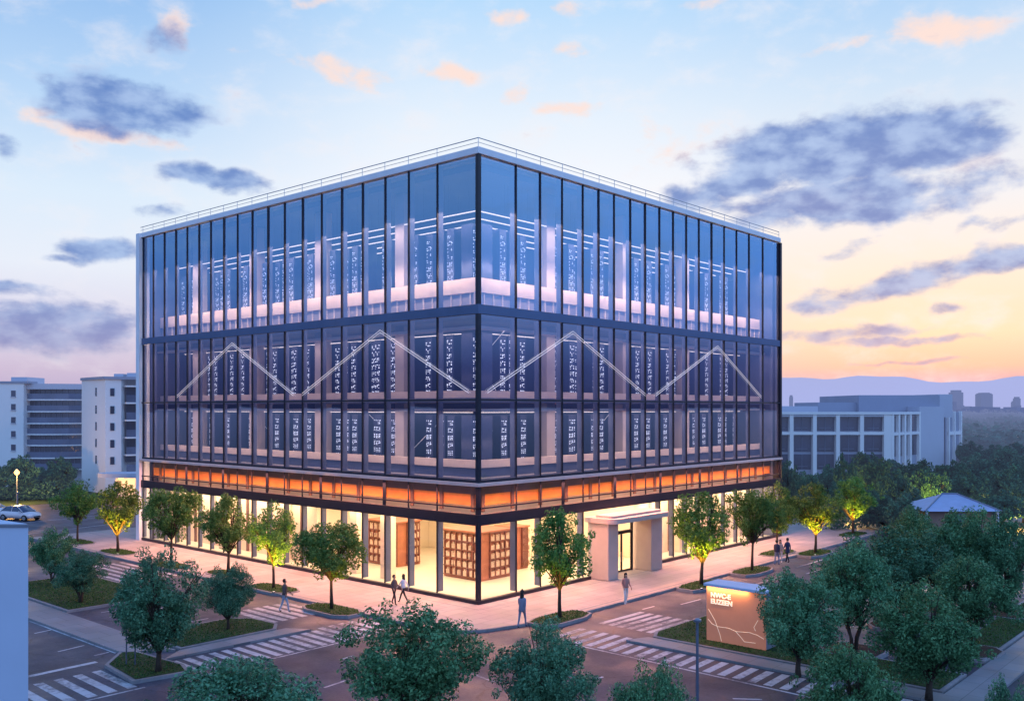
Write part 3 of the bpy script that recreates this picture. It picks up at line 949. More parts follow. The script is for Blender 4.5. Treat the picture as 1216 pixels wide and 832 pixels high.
ell('transom', M['dark'], -0.03, 0.17, 4.50, 5.10)
ell('transom', M['dark'], -0.03, 0.10, 5.40, 5.48)
ell('ledge', M['ledge'], -0.03, 0.34, 6.68, 6.86, 0.02)
ell('spandrel', M['dark'], -0.03, 0.07, 6.862, 7.0)
ell('transom', M['dark'], -0.03, 0.11, 11.44, 11.54)
ell('spandrel', M['band'], -0.035, 0.11, 16.28, 16.80)
ell('parapet', M['white'], -0.5, 0.16, 25.14, 25.52, 0.02)
mb = B()
mb.prism([(-0.12, LB + 0.03), (-0.12, -0.12), (10.3, -0.12), (10.3, 0.14), (0.14, 0.14), (0.14, LB + 0.03)], 0.12, 0.33)
mb.box(16.8, -0.12, 0.12, RA, 0.14, 0.33)
mb.build('plinth', M['dark'], BLD)
B().box(0.52, 0.52, 25.0, RA - 0.02, LB - 0.02, 25.3).build('roof', M['roof'], BLD)
# roof railing
rl = B()
for zz, r in ((26.05, 0.028), (25.8, 0.016)):
    rl.tube([(RA, 0.0, zz), (0, 0, zz), (0, LB + .4, zz)], r, 6)
rl = rl.build('railing', M['rail'], BLD)
for t in LM + RM[1:]:
    face = 'L' if t in LM else 'R'
    x, y = (0, t) if face == 'L' else (t, 0)
    B().tube([(x, y, 25.5), (x, y, 26.06)], 0.02, 6).build('post', M['rail'], rl)
# back walls so that the block is closed
B().box(0.7, LB - 0.05, 0.1, RA, LB + 0.25, 25.1).build('back_wall', M['fin'], BLD)
B().box(RA - 0.05, 0.55, 0.1, RA + 0.22, LB - 0.06, 25.1).build('back_wall', M['fin'], BLD)
# floors
for z0, z1 in ((6.72, 7.0), (11.36, 11.62), (16.2, 16.78)):
    B().box(0.72, 0.72, z0, RA - 0.1, LB - 0.1, z1).build('floor_slab', M['slab'], BLD)
B().box(0.13, 0.15, 0.10, RA - 0.1, LB - 0.1, 0.15).build('ground_floor', M['creamfloor'], BLD)
# core
for z0, z1 in ((7.01, 11.35), (11.63, 16.19), (16.79, 24.98)):
    B().box(9.5, 9.5, z0, RA - 3, LB - 3, z1).build('core_wall', M['core'], BLD)
B().box(0.75, 0.75, 24.6, RA - 0.12, LB - 0.12, 24.96).build('ceiling', M['core'], BLD)
# interior edge walls along the glass
def inner_l(name, m, a, b, z0, z1):
    mb = B()
    mb.prism([(a, LB - 0.12), (a, a), (RA - 0.12, a), (RA - 0.12, b), (b, b), (b, LB - 0.12)], z0, z1)
    return mb.build(name, m, BLD)


inner_l('low_wall', M['lowwall'], 1.45, 1.75, 7.55, 8.0)
inner_l('counter', M['fin'], 1.57, 1.85, 7.002, 7.548)
inner_l('low_wall', M['lowwall'], 1.45, 1.65, 11.63, 12.05)
inner_l('low_wall', M['lowwall'], 1.45, 1.75, 17.75, 18.6)
inner_l('counter', M['counter'], 1.57, 1.85, 16.79, 17.748)
inner_l('ceiling_edge', M['lowwall'], 1.2, 1.9, 15.62, 15.78)
inner_l('ceiling_edge', M['lowwall'], 1.2, 1.9, 10.85, 11.0)
dv = B()
for k in range(46):
    t = 1.25 + k * 0.8
    if t < LB - 0.5:
        face_box(dv, 'L', t, t + 0.09, -1.568, -1.50, 16.80, 17.74)
    if t < RA - 0.5:
        face_box(dv, 'R', t, t + 0.09, -1.568, -1.50, 16.80, 17.74)
dv.build('counter_divider', M['lowwall'], BLD)
inner_l('soffit', M['brown'], 0.70, 0.95, 6.12, 6.70)
inner_l('soffit', M['orange'], 0.78, 1.0, 5.48, 6.115)
inner_l('soffit', M['cream'], 1.3, 1.6, 4.62, 5.47)
B().box(1.62, 1.62, 4.85, RA - .2, LB - .2, 4.95).build('lobby_ceiling', M['ceil'], BLD)
# ground floor cream partitions
for (x0, y0, x1, y1) in ((2.3, 18.0, 2.5, LB - .2), (2.3, 17.8, 13, 17.99), (13.0, 8.9, 13.2, 17.79), (13.201, 8.7, 19.0, 8.9), (19.0, 2.5, 19.2, 8.9), (19.201, 2.5, RA - .2, 2.7)):
    B().box(x0, y0, 0.16, x1, y1, 4.84).build('partition', M['cream'], BLD)
for k in range(15):
    t = 1.0 + k * 2.55
    if t < LB - 1:
        fb('soffit_post', M['brown'], 'L', t, t + 0.24, -0.775, -0.66, 5.12, 6.69)
    if t < RA - 1:
        fb('soffit_post', M['brown'], 'R', t, t + 0.24, -0.775, -0.66, 5.12, 6.69)
# columns
def column(x, y, z0, z1, m, w=0.42):
    B().box(x - w, y - w, z0, x + w, y + w, z1).build('column', m, BLD, bevel=0.03)


for t in (8.7, 17.1, 25.2, 33.4):
    for z0, z1 in ((7.01, 11.34), (11.63, 16.18), (16.8, 24.58)):
        column(2.3, t, z0, z1, M['column']); 
        if t < 33:
            column(t, 2.3, z0, z1, M['column'])
for x, y in ((1.9, 9.8), (1.9, 12.9), (9.3, 1.9), (1.9, 21.2), (1.9, 29), (24, 1.9), (31, 1.9)):
    column(x, y, 0.16, 4.84, M['cream'], 0.36)
for i, t in enumerate((19.4, 21.6, 23.3, 26.3, 28.8, 31.0, 33.9, 36.0)):
    B().box(2.22, t, 0.17, 2.298, t + 0.28, 4.83).build('wall_pilaster', M['brown'] if i % 3 == 0 else M['column'], BLD)
for i, t in enumerate((20.9, 23.5, 26.6, 29.4, 32.2, 34.9)):
    B().box(t, 2.42, 0.17, t + 0.28, 2.498, 4.83).build('wall_pilaster', M['brown'] if i % 3 == 1 else M['column'], BLD)
# strip lamps
for a in (1.9, 3.4, 4.9, 6.4, 7.9):
    B().box(a, a + 0.2, 22.55, a + 0.09, LB - 2, 22.6).build('light_strip', M['strip'], BLD)
    B().box(a + 0.2, a, 22.55, RA - 2, a + 0.09, 22.6).build('light_strip', M['strip'], BLD)
hang = B()
for k in range(16):
    t = 2.2 + k * 2.15
    for a in (1.945, 4.945):
        hang.tube([(a, t, 22.602), (a, t, 24.58)], 0.012, 4); hang.tube([(t, a, 22.602), (t, a, 24.58)], 0.012, 4)
hang.build('lamp_hanger', M['dark'], BLD)
for z in (15.5, 10.75):
    B().box(2.6, 3.0, z, 2.68, LB - 2, z + .04).build('light_strip', M['strip'], BLD)
    B().box(3.0, 2.6, z, RA - 2, 2.68, z + .04).build('light_strip', M['strip'], BLD)
# zigzag braces on the middle storey
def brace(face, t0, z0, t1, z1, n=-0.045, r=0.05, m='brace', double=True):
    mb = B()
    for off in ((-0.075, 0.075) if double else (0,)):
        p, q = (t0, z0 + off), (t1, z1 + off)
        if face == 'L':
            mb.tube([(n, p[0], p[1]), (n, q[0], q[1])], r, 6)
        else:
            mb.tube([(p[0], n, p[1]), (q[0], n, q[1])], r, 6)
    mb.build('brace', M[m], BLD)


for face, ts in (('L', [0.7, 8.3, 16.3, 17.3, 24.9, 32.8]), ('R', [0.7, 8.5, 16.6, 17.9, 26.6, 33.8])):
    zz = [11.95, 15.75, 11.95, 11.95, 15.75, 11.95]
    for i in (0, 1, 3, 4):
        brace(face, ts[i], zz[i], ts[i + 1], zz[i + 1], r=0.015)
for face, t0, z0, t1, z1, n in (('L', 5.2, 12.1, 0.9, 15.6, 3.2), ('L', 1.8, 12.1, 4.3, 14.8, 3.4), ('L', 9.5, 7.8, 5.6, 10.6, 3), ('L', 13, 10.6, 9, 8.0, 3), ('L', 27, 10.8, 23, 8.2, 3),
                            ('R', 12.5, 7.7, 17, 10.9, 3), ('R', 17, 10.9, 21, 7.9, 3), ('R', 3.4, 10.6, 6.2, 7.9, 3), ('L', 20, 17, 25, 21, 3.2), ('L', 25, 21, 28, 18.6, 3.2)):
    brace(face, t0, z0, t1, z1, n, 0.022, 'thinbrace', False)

# entrance
ent = BLD
mb = B(); mb.box(10.45, -1.35, 0.13, 11.55, 0.3, 3.75); mb.build('portal_pier', M['portal'], ent, bevel=0.04)
mb = B(); mb.box(15.35, -1.35, 0.13, 16.7, 0.3, 3.75); mb.build('portal_pier', M['portal'], ent, bevel=0.04)
poly = [(10.2, 0.35)] + arc(11.0, -1.2, 0.8, 180, 270, 6) + arc(16.2, -1.2, 0.8, 270, 360, 6) + [(17.0, 0.35)]
mb = B(); mb.prism(poly, 3.752, 4.06); cp = mb.build('entrance_canopy', M['portal'], ent)
mb = B(); mb.prism(inset(poly, 0.5), 4.061, 4.2); mb.build('canopy_upstand', M['portal'], cp)
B().box(11.56, -0.02, 0.16, 12.5, 0.05, 3.74).build('side_light', M['glass_low'], ent)
dr = B(); dr.box(12.5, -0.1, 0.14, 12.62, 0.06, 3.74); dr.box(14.9, -0.1, 0.14, 15.02, 0.06, 3.74); dr.box(12.62, -0.1, 2.75, 14.9, 0.06, 2.9); dr.box(11.56, -0.09, 2.76, 12.5, 0.055, 2.88)
dr = dr.build('door_frame', M['dark'], ent)
for k, (x0, x1) in enumerate(((12.63, 13.74), (13.78, 14.89))):
    lf = B(); lf.box(x0, -0.05, 0.15, x0 + .07, 0.0, 2.74); lf.box(x1 - .07, -0.05, 0.15, x1, 0.0, 2.74); lf.box(x0 + .071, -0.05, 2.66, x1 - .071, 0, 2.74); lf.box(x0 + .071, -0.05, 0.15, x1 - .071, 0, 0.27)
    lf = lf.build('door', M['dark'], ent)
    B().box(x0 + .071, -0.03, 0.271, x1 - .071, -0.02, 2.659).build('door_glass', M['glass_low'], lf)
    hx = x1 - 0.13 if k == 0 else x0 + 0.13
    B().tube([(hx, -0.1, 0.85), (hx, -0.1, 1.5)], 0.018, 6).build('handle', M['rail'], lf)
B().box(12.62, -0.03, 2.901, 14.9, -0.02, 3.73).build('transom_light', M['glass_low'], ent)

# building lamps and added fill lights
WARM = (1.0, 0.75, 0.49)
def area(name, x, y, z, sx, sy, e, col, parent=BLD):
    o = add_light(name, 'AREA', (x, y, z), e, col, parent, shape='RECTANGLE', size=sx, size_y=sy)
    return o


area('corridor_lamp', 1.45, 28, 4.55, 1.2, 19, 1150, WARM)
area('corridor_lamp', 28, 1.5, 4.55, 17, 1.2, 1150, WARM)
area('lobby_lamp', 6.5, 10.5, 4.8, 8, 12, 1200, WARM)
area('lobby_lamp', 14.5, 4.5, 4.8, 8, 6, 800, WARM)
area('perimeter_lamp', 1.5, 9, 4.55, 1.2, 16, 720, WARM)
area('perimeter_lamp', 9.5, 1.5, 4.55, 14, 1.2, 800, WARM)
for nm, z, e, c in (('soffit_lamp', 5.3, 95, (1, 0.56, 0.26)),):
    o = area(nm, 0.42, 19, z, 0.25, 37, e, c); o.rotation_euler = (0, R(-130), 0)
    o = area(nm, 18.5, 0.42, z, 36, 0.25, e, c); o.rotation_euler = (R(130), 0, 0)
PE = (1.0, 0.70, 0.54)
WALL_FILL = (1.0, 0.68, 0.46)
for z, e in ((10.8, 700), (15.55, 560), (22.5, 1700)):
    o = area('office_lamp', 0.80, 19, z, 0.4, 36, e, PE); o.rotation_euler = (0, R(-10), 0)
    o = area('office_lamp', 19, 0.80, z, 35, 0.4, e, PE); o.rotation_euler = (R(10), 0, 0)
for z, e in ((19.6, 1500), (8.9, 330), (12.9, 110)):  # fill lights added to brighten the low walls
    o = area('low_wall_fill', 0.62, 19, z, 0.12, 36, e, WALL_FILL); o.rotation_euler = (0, R(-35), 0)
    o = area('low_wall_fill', 19, 0.62, z, 35, 0.12, e, WALL_FILL); o.rotation_euler = (R(35), 0, 0)
# unseen fill lights added under the pale ledge to wash the forecourt
for nm in ('forecourt_fill',):
    o = area(nm, -0.28, 18.5, 6.62, 0.12, 36, 3500, (1, 0.37, 0.24)); o.rotation_euler = (0, R(28), 0)
    o = area(nm, 18.5, -0.28, 6.62, 36, 0.12, 3500, (1, 0.37, 0.24)); o.rotation_euler = (R(-28), 0, 0)

# ------------------------------------------------------------------ server racks and display cases
def rack_proto(h):
    t = empty('server_rack')
    B().box(-0.31, -0.45, 0, 0.31, 0.45, h).build('cabinet', M['rack'], t, bevel=0.015)
    rng = random.Random(int(h * 10))
    mb = B()
    n = int(h / 0.46)
    for i in range(n):
        z0 = 0.25 + i * (h - 0.4) / n
        for cx in (-0.23, -0.08, 0.08):
            for r in range(3):
                if rng.random() < 0.74:
                    x = cx + rng.uniform(-0.02, 0.02); w = rng.uniform(0.05, 0.12); z = z0 + r * 0.10 + rng.uniform(0, 0.02); hh = rng.uniform(0.03, 0.075)
                    mb.add([(x, -0.462, z), (x + w, -0.462, z), (x + w, -0.462, z + hh), (x, -0.462, z + hh)], [(0, 1, 2, 3)])
    mb.build('status_light', M['led'], t)
    return t


protos = {}
floors = [('top', 16.79, 5.1), ('middle', 11.63, 3.85), ('lower', 7.005, 3.6)]
rng = random.Random(4)
for fname, z, h in floors:
    pr = rack_proto(h); used = False
    for face in 'LR':
        side = 'left' if face == 'L' else 'right'
        t = 2.2; k = 0
        while t < (36.5 if face == 'L' else 35):
            if any(abs(t - c) < 0.95 for c in (8.7, 17.1, 25.2, 33.4)):
                t += 0.95
                continue
            n = 2.75 + (0.5 if k % 3 == 1 else 0)
            o = pr if not used else copy_tree(pr)
            used = True
            if face == 'L':
                o.location = (n, t, z); o.rotation_euler = (0, 0, R(-90))
            else:
                o.location = (t, n, z); o.rotation_euler = (0, 0, 0)
            tag(o, 'dark rack with white lights, %s glass storey, %s from the corner, %s facade' % (fname, ORD[k], side), 'server rack', 'server racks behind the glass')
            t += (0.86 if k % 2 == 0 else 1.55) + rng.uniform(-0.06, 0.08)
            k += 1


def case(loc, lx, ly, h, label):
    t = empty('display_case', loc, 0, label, 'display case', 'terracotta display cases in the lobby')
    mb = B(); mb.box(0.12, 0.12, 0.0, lx, ly, h - 0.1); mb.build('case_body', M['kiosk'], t)
    mb = B(); mb.box(-0.05, -0.05, h - 0.099, lx + 0.05, ly + 0.05, h); mb.build('case_top', M['kiosk'], t)
    # shelves on the face toward the left facade (x=0) and toward the right facade (y=0)
    ns = 5
    for i in range(ns + 1):
        z = 0.15 + i * (h - 0.32) / ns
        mb = B(); mb.box(-0.02, 0.13, z, 0.119, ly - 0.06, z + 0.06); mb.box(0.9, -0.02, z, lx - 0.1, 0.119, z + 0.06)
        mb.build('shelf', M['kioskdark'], t)
    dv = B()
    nd = 6
    for i in range(nd + 1):
        y = 0.14 + i * (ly - 0.36) / nd
        dv.box(-0.015, y, 0.15, 0.118, y + 0.08, h - 0.11)
    for i in range(5):
        x = 0.9 + i * (lx - 1.1) / 4
        dv.box(x, -0.015, 0.15, x + 0.08, 0.118, h - 0.11)
    dv.build('divider', M['kioskdark'], t)
    bk = B(); r2 = random.Random(int(lx * 10 + ly))
    for i in range(ns):
        z = 0.215 + i * (h - 0.32) / ns
        for j in range(nd):
            y = 0.24 + j * (ly - 0.36) / nd
            for q in range(3):
                hh = r2.uniform(0.26, 0.42)
                if r2.random() < 0.9:
                    bk.box(0.01, y + q * 0.11, z, 0.117, y + q * 0.11 + 0.09, z + hh)
        for j in range(4):
            x = 1.0 + j * (lx - 1.1) / 4
            for q in range(3):
                hh = r2.uniform(0.26, 0.42)
                if r2.random() < 0.9:
                    bk.box(x + q * 0.11, 0.01, z, x + q * 0.11 + 0.09, 0.117, z + hh)
    bk.build('files', M['books'], t)
    return t


case((4.8, 4.4, 0.16), 3.0, 3.4, 3.1, 'terracotta display case with shelves of files just inside the building corner')
case((4.9, 12.3, 0.16), 2.2, 3.2, 3.1, 'terracotta display case farther along the left facade of the lobby')
case((9.3, 5.6, 0.16), 1.6, 1.7, 2.9, 'smaller terracotta case behind the corner display case, toward the entrance')

# ------------------------------------------------------------------ background buildings
CR = math.atan2(-SA, CA)


def local(d0=0):
    return lambda px, d: ((px - 608) / FOC * d, d)


def zat(py, d):
    return CAMZ - (py - HOR) / FOC * d


def bldg(name, label, cat):
    return empty(name, (CAM[0], CAM[1], 0), CR, label, cat)


q = local()
# apartments on the left
ap = bldg('apartment_building', 'pale five-storey apartment block with curved balconies beyond the street at left', 'apartment building')
d = 130
x0, x1 = q(-60, d)[0], q(28, d)[0]
B().box(x0, d, 0, x1, d + 14, zat(455, d)).build('wall', M['farwall2'], ap)
B().box(q(4, d)[0], d + 2, zat(455, d), q(23, d)[0], d + 7, zat(447, d)).build('roof_box', M['farwall'], ap)
B().box(x0, d - 0.15, zat(455, d) + .001, q(36, d)[0], d + 2, zat(452.5, d)).build('parapet', M['farconc'], ap)
for py in (467, 483, 498.5, 515, 531, 547):
    for px in (16, -22):
        w = B(); w.box(q(px - 2.6, d)[0], d - 0.06, zat(py + 3.5, d), q(px + 2.6, d)[0], d + 0.04, zat(py - 3.5, d)); w = w.build('window', M['farglass'], ap)
        B().box(q(px - 3.1, d)[0], d - 0.12, zat(py + 4.6, d), q(px + 3.1, d)[0], d + 0.03, zat(py + 3.6, d)).build('sill', M['farwall'], w)
d = 133
B().box(x1 + 0.01, d, 0, q(100, d)[0], d + 12, zat(456, d)).build('wall', M['farwall'], ap)
zs = [zat(py, 131) for py in (474, 488, 502, 515, 528, 543, 557)]
xa, xb = q(30, 131)[0], q(97.5, 131)[0]
gl = B()


def bow(xa, xb, y, depth, n=12):
    return [(xa + (xb - xa) * i / n, y - depth * (1 - (2 * i / n - 0.72) ** 2 / 1.9)) for i in range(n + 1)]


fr = bow(xa + 0.3, xb, 132.9, 1.5)
gl.prism(fr + [(xb, 132.99), (xa + 0.3, 132.99)], 2.5, zat(461, 131))
gl.build('glazed_wall', M['farglass'], ap)
for z in zs:
    fr = bow(xa - 0.2, xb + .05, 132.9, 2.5)
    s = B(); s.prism(fr + [(xb + .05, 132.98), (xa - 0.2, 132.98)], z - 0.16, z + 0.02)
    s = s.build('balcony_slab', M['farwall2'], ap)
    rl2 = B()
    rr = [(p[0], p[1] + 0.06) for p in fr]
    for i in range(len(rr) - 1):
        a, b = rr[i], rr[i + 1]
        rl2.add([(a[0], a[1], z + .03), (b[0], b[1], z + .03), (b[0], b[1], z + .8), (a[0], a[1], z + .8)], [(0, 1, 2, 3)])
    rl2.build('balcony_rail', M['farrail'], s)
mu = B()
for k in range(11):
    t = k / 10
    fr = bow(xa + 0.3, xb, 132.85, 1.5, 10)
    p = fr[k]
    mu.box(p[0] - 0.05, p[1] - 0.02, 2.5, p[0] + 0.05, p[1] + 0.1, zat(461, 131))
mu.build('mullion', M['fardark'], ap)
fr = bow(xa - 0.6, xb + .05, 132.9, 2.6)
B().prism(fr + [(xb + .05, 132.98), (xa - 0.6, 132.98)], zat(462, 131), zat(455.5, 131)).build('roof_slab', M['farwall'], ap)
pc, pl, pr_ = q(125, 120), q(97, 126), q(250, 128)
zt = zat(450, 120)
B().prism([pc, pl, (pl[0], 150), (pr_[0], 150), (pr_[0], 131), (q(144.5, 122.2)[0], 124.2), q(144, 121.2)], 0, zt).build('wall', M['farwall2'], ap)
n_ = B(); n_.prism([(pc[0] - .1, pc[1] - .3), (pl[0] - .2, pl[1]), (pl[0] - .2, 151), (pr_[0], 151), (pr_[0], 127.2), ], zt + .001, zt + 0.35); n_.build('parapet', M['farconc'], ap)
for pxa, pxb, top in ((120, 131, 443), (136, 200, 442)):
    B().box(q(pxa, 124)[0], 128, zt + .36, q(pxb, 124)[0], 133, zat(top, 126)).build('roof_box', M['farwall'], ap)
for py in (465, 486, 506, 526, 546):
    w = B(); w.seg(pl, pc, 5.0, 5.45, -0.05, 0.05, zat(py + 5, 121), zat(py - 5, 121)); w.build('window', M['farglass'], ap)
    w = B(); w.seg(pc, pr_, 0.6, 1.1, -0.05, 0.05, zat(py + 5, 121), zat(py - 4, 121)); w.build('window', M['farglass'], ap)
pa, pb = q(144.6, 123), q(250, 130)
w = B(); w.seg(pa, pb, 0.3, 12, 0.3, 1.0, 4, zt - 0.8); w.build('glazed_wall', M['farglass'], ap)
for py in (458, 478, 498.5, 519, 539.5, 560):
    z = zat(py, 122)
    s = B(); s.seg(pa, pb, 0.02, 12, 0.2, 2.2, z - 0.15, z + 0.05); s = s.build('balcony_slab', M['farwall2'], ap)
    if py > 470:
        r2 = B(); r2.seg(pa, pb, 0.05, 12, 2.1, 2.13, z + 0.06, z + 1.0); r2.build('balcony_rail', M['farrail'], s)
cc = q(150, 112)
zc = zat(566, 112)
cn = B(); cn.prism([(cc[0] + 3.3 * math.cos(a * math.pi / 12), cc[1] + 2.0 * math.sin(a * math.pi / 12)) for a in range(24)], zc, zc + 0.5)
cn = cn.build('canopy', M['farwall'], ap)
B().lathe([(0.28, zc - .16), (0.34, zc - 0.02)], cc[0] - 0.3, cc[1] - 0.8, 12).build('canopy_lamp', M['lamp'], cn)
B().box(cc[0] + 1.0, cc[1] + 0.2, 0, cc[0] + 1.5, cc[1] + 0.7, zc - .001).build('canopy_post', M['farwall'], cn)
B().box(cc[0] - 1.8, cc[1] + 1.2, 0, cc[0] + 6, cc[1] + 9, zc - 0.01).build('porch_wall', M['farwall2'], ap)
wl = W(cc[0] - 0.3, cc[1] - 0.9)
add_light('canopy_glow', 'POINT', (wl[0], wl[1], zc - 0.45), 420, (1, 0.48, 0.16), shadow_soft_size=0.2)

# low white office block on the right
ob = bldg('office_block', 'low white office block with deep window grid beyond the trees at right', 'office block')
d = 150
f0, f1 = q(860, d), q(1058, d)
f2, f3 = q(1092, 160), q(1121, 166)
zt = zat(489, d); zb = 0
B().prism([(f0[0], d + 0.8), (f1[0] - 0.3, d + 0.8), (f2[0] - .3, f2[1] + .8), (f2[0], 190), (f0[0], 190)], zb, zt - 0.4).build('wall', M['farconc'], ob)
for k, px in enumerate((886, 913, 940, 967.5, 995, 1023.5, 1054)):
    hw = 0.30 if px < 1050 else 0.6
    x = q(px, d)[0]
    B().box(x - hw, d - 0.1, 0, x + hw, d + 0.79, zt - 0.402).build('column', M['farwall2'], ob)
beam = B()
B().box(f0[0], d - 0.25, zt - 0.4, f1[0] + 0.2, d + 4, zt).build('cornice', M['farwall2'], ob)
B().box(f0[0], d - 0.05, zt - 0.75, f1[0], d + 0.6, zt - 0.45).build('beam', M['farwall'], ob)
B().box(f0[0], d - 0.05, zat(516, d), f1[0], d + 0.6, zat(512.5, d)).build('beam', M['farwall2'], ob)
cols = (886, 913, 940, 967.5, 995, 1023.5, 1054)
for i in range(len(cols) - 1):
    xa, xb = q(cols[i] + 3, d)[0], q(cols[i + 1] - 3, d)[0]
    for za, zb2 in ((zat(512, d), zt - 0.8), (zat(537, d), zat(516.5, d)), (zat(558, d), zat(538.5, d))):
        w = B(); w.box(xa, d + 0.7, za + .1, xb, d + 0.78, zb2 - .1); w = w.build('window', M['farglass'], ob)
        fr_ = B(); xm = (xa + xb) / 2
        fr_.box(xm - .05, d + 0.64, za + .1, xm + .05, d + 0.69, zb2 - .1); fr_.box(xm - 1, d + 0.62, za + .5, xm + 0.9, d + 0.69, za + 0.62)
        fr_.build('frame', M['fardark'], w)
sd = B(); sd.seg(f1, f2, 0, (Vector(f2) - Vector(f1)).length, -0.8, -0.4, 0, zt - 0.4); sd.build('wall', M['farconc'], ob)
sl = (Vector(f2) - Vector(f1)).length
for t in (0.3, 3.2, 6.0, 8.6, sl - 0.4):
    if t < sl:
        s = B(); s.seg(f1, f2, t, t + 0.75 if t > 1 else t + 0.9, -0.39, 0.1, 0, zt - 0.402); s.build('column', M['farwall2'], ob)
s = B(); s.seg(f1, f2, 0.2, sl, -0.4, 0.2, zt - 0.4, zt + 0.002); s.build('cornice', M['farwall2'], ob)
s = B(); s.seg(f1, f2, 0.2, sl, -0.38, 0.04, zat(516, 155), zat(513, 155)); s.build('beam', M['farwall2'], ob)
for t0, t1 in ((1.25, 3.1), (4.0, 5.9), (6.8, 8.5), (9.4, sl - .5)):
    for za, zb2 in ((3.2, zat(517, 155)), (zat(512, 155), zt - .7)):
        w = B(); w.seg(f1, f2, t0, t1, -0.39, -0.33, za, zb2); w.build('window', M['farglass'], ob)
B().prism([f2, f3, (f3[0], 195), (f2[0], 195)], 0, zat(482.5, 160)).build('wall', M['farwall'], ob)
e0, e1 = q(1124, 172), q(1142, 178)
B().prism([(e0[0], e0[1] + 0.5), (e1[0], e1[1] + .5), (e1[0], 200), (e0[0], 200)], 0, zat(489, 175)).build('wall', M['farconc'], ob)
el_ = (Vector(e1) - Vector(e0)).length
for t in (1.0, el_ * .5, el_ - 0.5):
    s = B(); s.seg(e0, e1, t, t + 0.5, -0.45, 0.1, 0, zat(488, 175)); s.build('column', M['farwall2'], ob)
s = B(); s.seg(e0, e1, 1, el_, -0.4, 0.0, zat(516, 175), zat(512, 175)); s.build('beam', M['farwall2'], ob)
B().box(q(1038, 158)[0], 165, zt - 1, q(1119, 164)[0], 186, zat(469, 165)).build('roof_box', M['farconc'], ob)
B().box(q(1117, 166)[0], 167, zt - 1, q(1128, 168)[0], 180, zat(468, 167)).build('roof_box', M['farwall'], ob)
B().box(q(990, 158)[0], 166, zt - 1, q(1037, 160)[0], 180, zat(477.5, 165)).build('roof_box', M['farconc'], ob)
B().box(q(900, 158)[0], 166, zt - 1, q(985, 160)[0], 180, zat(482, 165)).build('roof_box', M['farwall'], ob)

# small pavilion with hipped roof
pv = bldg('garden_pavilion', 'small pavilion with pale blue hipped roof among the dark trees', 'pavilion')
d = 82
cx = q(1131, d)[0]
ez, az_ = zat(604, d), zat(587, d)
hw = 3.3
B().add([(cx - hw, d - 2, ez), (cx + hw, d - 2, ez), (cx + hw, d + 3.4, ez), (cx - hw, d + 3.4, ez), (cx - 0.6, d + .7, az_), (cx + 0.7, d + .7, az_)],
        [(0, 1, 5, 4), (1, 2, 5), (2, 3, 4, 5), (3, 0, 4), (3, 2, 1, 0)]).build('roof', M['pavroof'], pv)
rg = B()
for p, t in (((cx - hw, d - 2, ez + .03), (cx - .6, d + .7, az_ + .03)), ((cx + hw, d - 2, ez + .03), (cx + .7, d + .7, az_ + .03)), ((cx - .6, d + .7, az_ + .03), (cx + .7, d + .7, az_ + .03))):
    rg.tube([p, t], 0.07, 6)
rg.build('roof_ridge', M['cap'], pv)
B().box(cx - hw + .6, d - 1.4, 0, cx + hw - .6, d + 2.8, ez - 0.005).build('wall', M['pavwall'], pv)
for sx in (-1, 1):
    B().box(cx + sx * (hw - .25) - .09, d - 1.85, 0, cx + sx * (hw - .25) + .09, d - 1.67, ez - .004).build('post', M['farwall'], pv)
w = B(); w.box(cx - 0.5, d - 1.46, 0, cx + 0.5, d - 1.402, 1.95); w.build('door', M['fardark'], pv)

# near white block at the left edge
nb = bldg('white_building', 'smooth white building corner standing at the lower left edge', 'building')
d = 21.0
xe = q(33.5, d)[0]
zt = zat(622.5, d)
B().prism([(xe, d), (xe - 9, d + 0.2), (xe - 9, d + 4), (xe - 2.2, d + 1.75)], 0, zt - 0.06).build('wall', M['block'], nb)
B().prism([(xe + .03, d - .03), (xe - 9, d + 0.17), (xe - 9, d + 4.03), (xe - 2.2, d + 1.78)], zt - 0.059, zt).build('roof_cap', M['cap'], nb)
B().prism([(xe - .06, d + .05), (xe - 9, d + 0.25), (xe - 9, d + 3.9), (xe - 2.2, d + 1.66)], zt + 0.001, zt + 0.012).build('roof', M['block'], nb)
jt = B()
for k in range(1, 6):
    jt.box(xe - k * 1.5, d + 0.0222 * k * 1.5 - 0.006, 0.2, xe - k * 1.5 + 0.012, d + 0.0222 * k * 1.5 + 0.05, zt - .1)
jt.build('panel_joint', M['cap'], nb)

# ------------------------------------------------------------------ sign
sg = empty('monument_sign', (1.35, -13.55, 0.15), 0, 'orange lit monument sign with white lettering on the corner verge', 'sign')
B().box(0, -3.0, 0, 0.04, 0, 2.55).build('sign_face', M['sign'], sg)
B().box(0.041, -3.0, 0, 1.15, 0.0, 2.55).build('sign_body', M['signside'], sg, bevel=0.02)
cp = B().box(-0.16, -3.08, 2.551, 1.2, 0.08, 2.68).build('sign_cap', M['block'], sg, bevel=0.015)
for txt, z, size in (('NWC-E', 2.05, 0.31), ('EUZEEN', 1.75, 0.31)):
    cu = bpy.data.curves.new('lettering', 'FONT')
    cu.body = txt; cu.size = size; cu.extrude = 0.012; cu.offset = 0.012
    tmp = bpy.data.objects.new('lettering', cu)
    COL.objects.link(tmp)
    dg = bpy.context.evaluated_depsgraph_get()
    me = bpy.data.meshes.new_from_object(tmp.evaluated_get(dg))
    bpy.data.objects.remove(tmp)
    me.materials.clear(); me.materials.append(M['signtext'])
    o = bpy.data.objects.new('lettering', me); COL.objects.link(o); o.parent = sg
    o.location = (-0.014, -0.22, z); o.rotation_euler = (R(90), 0, R(-90))
ln = B()
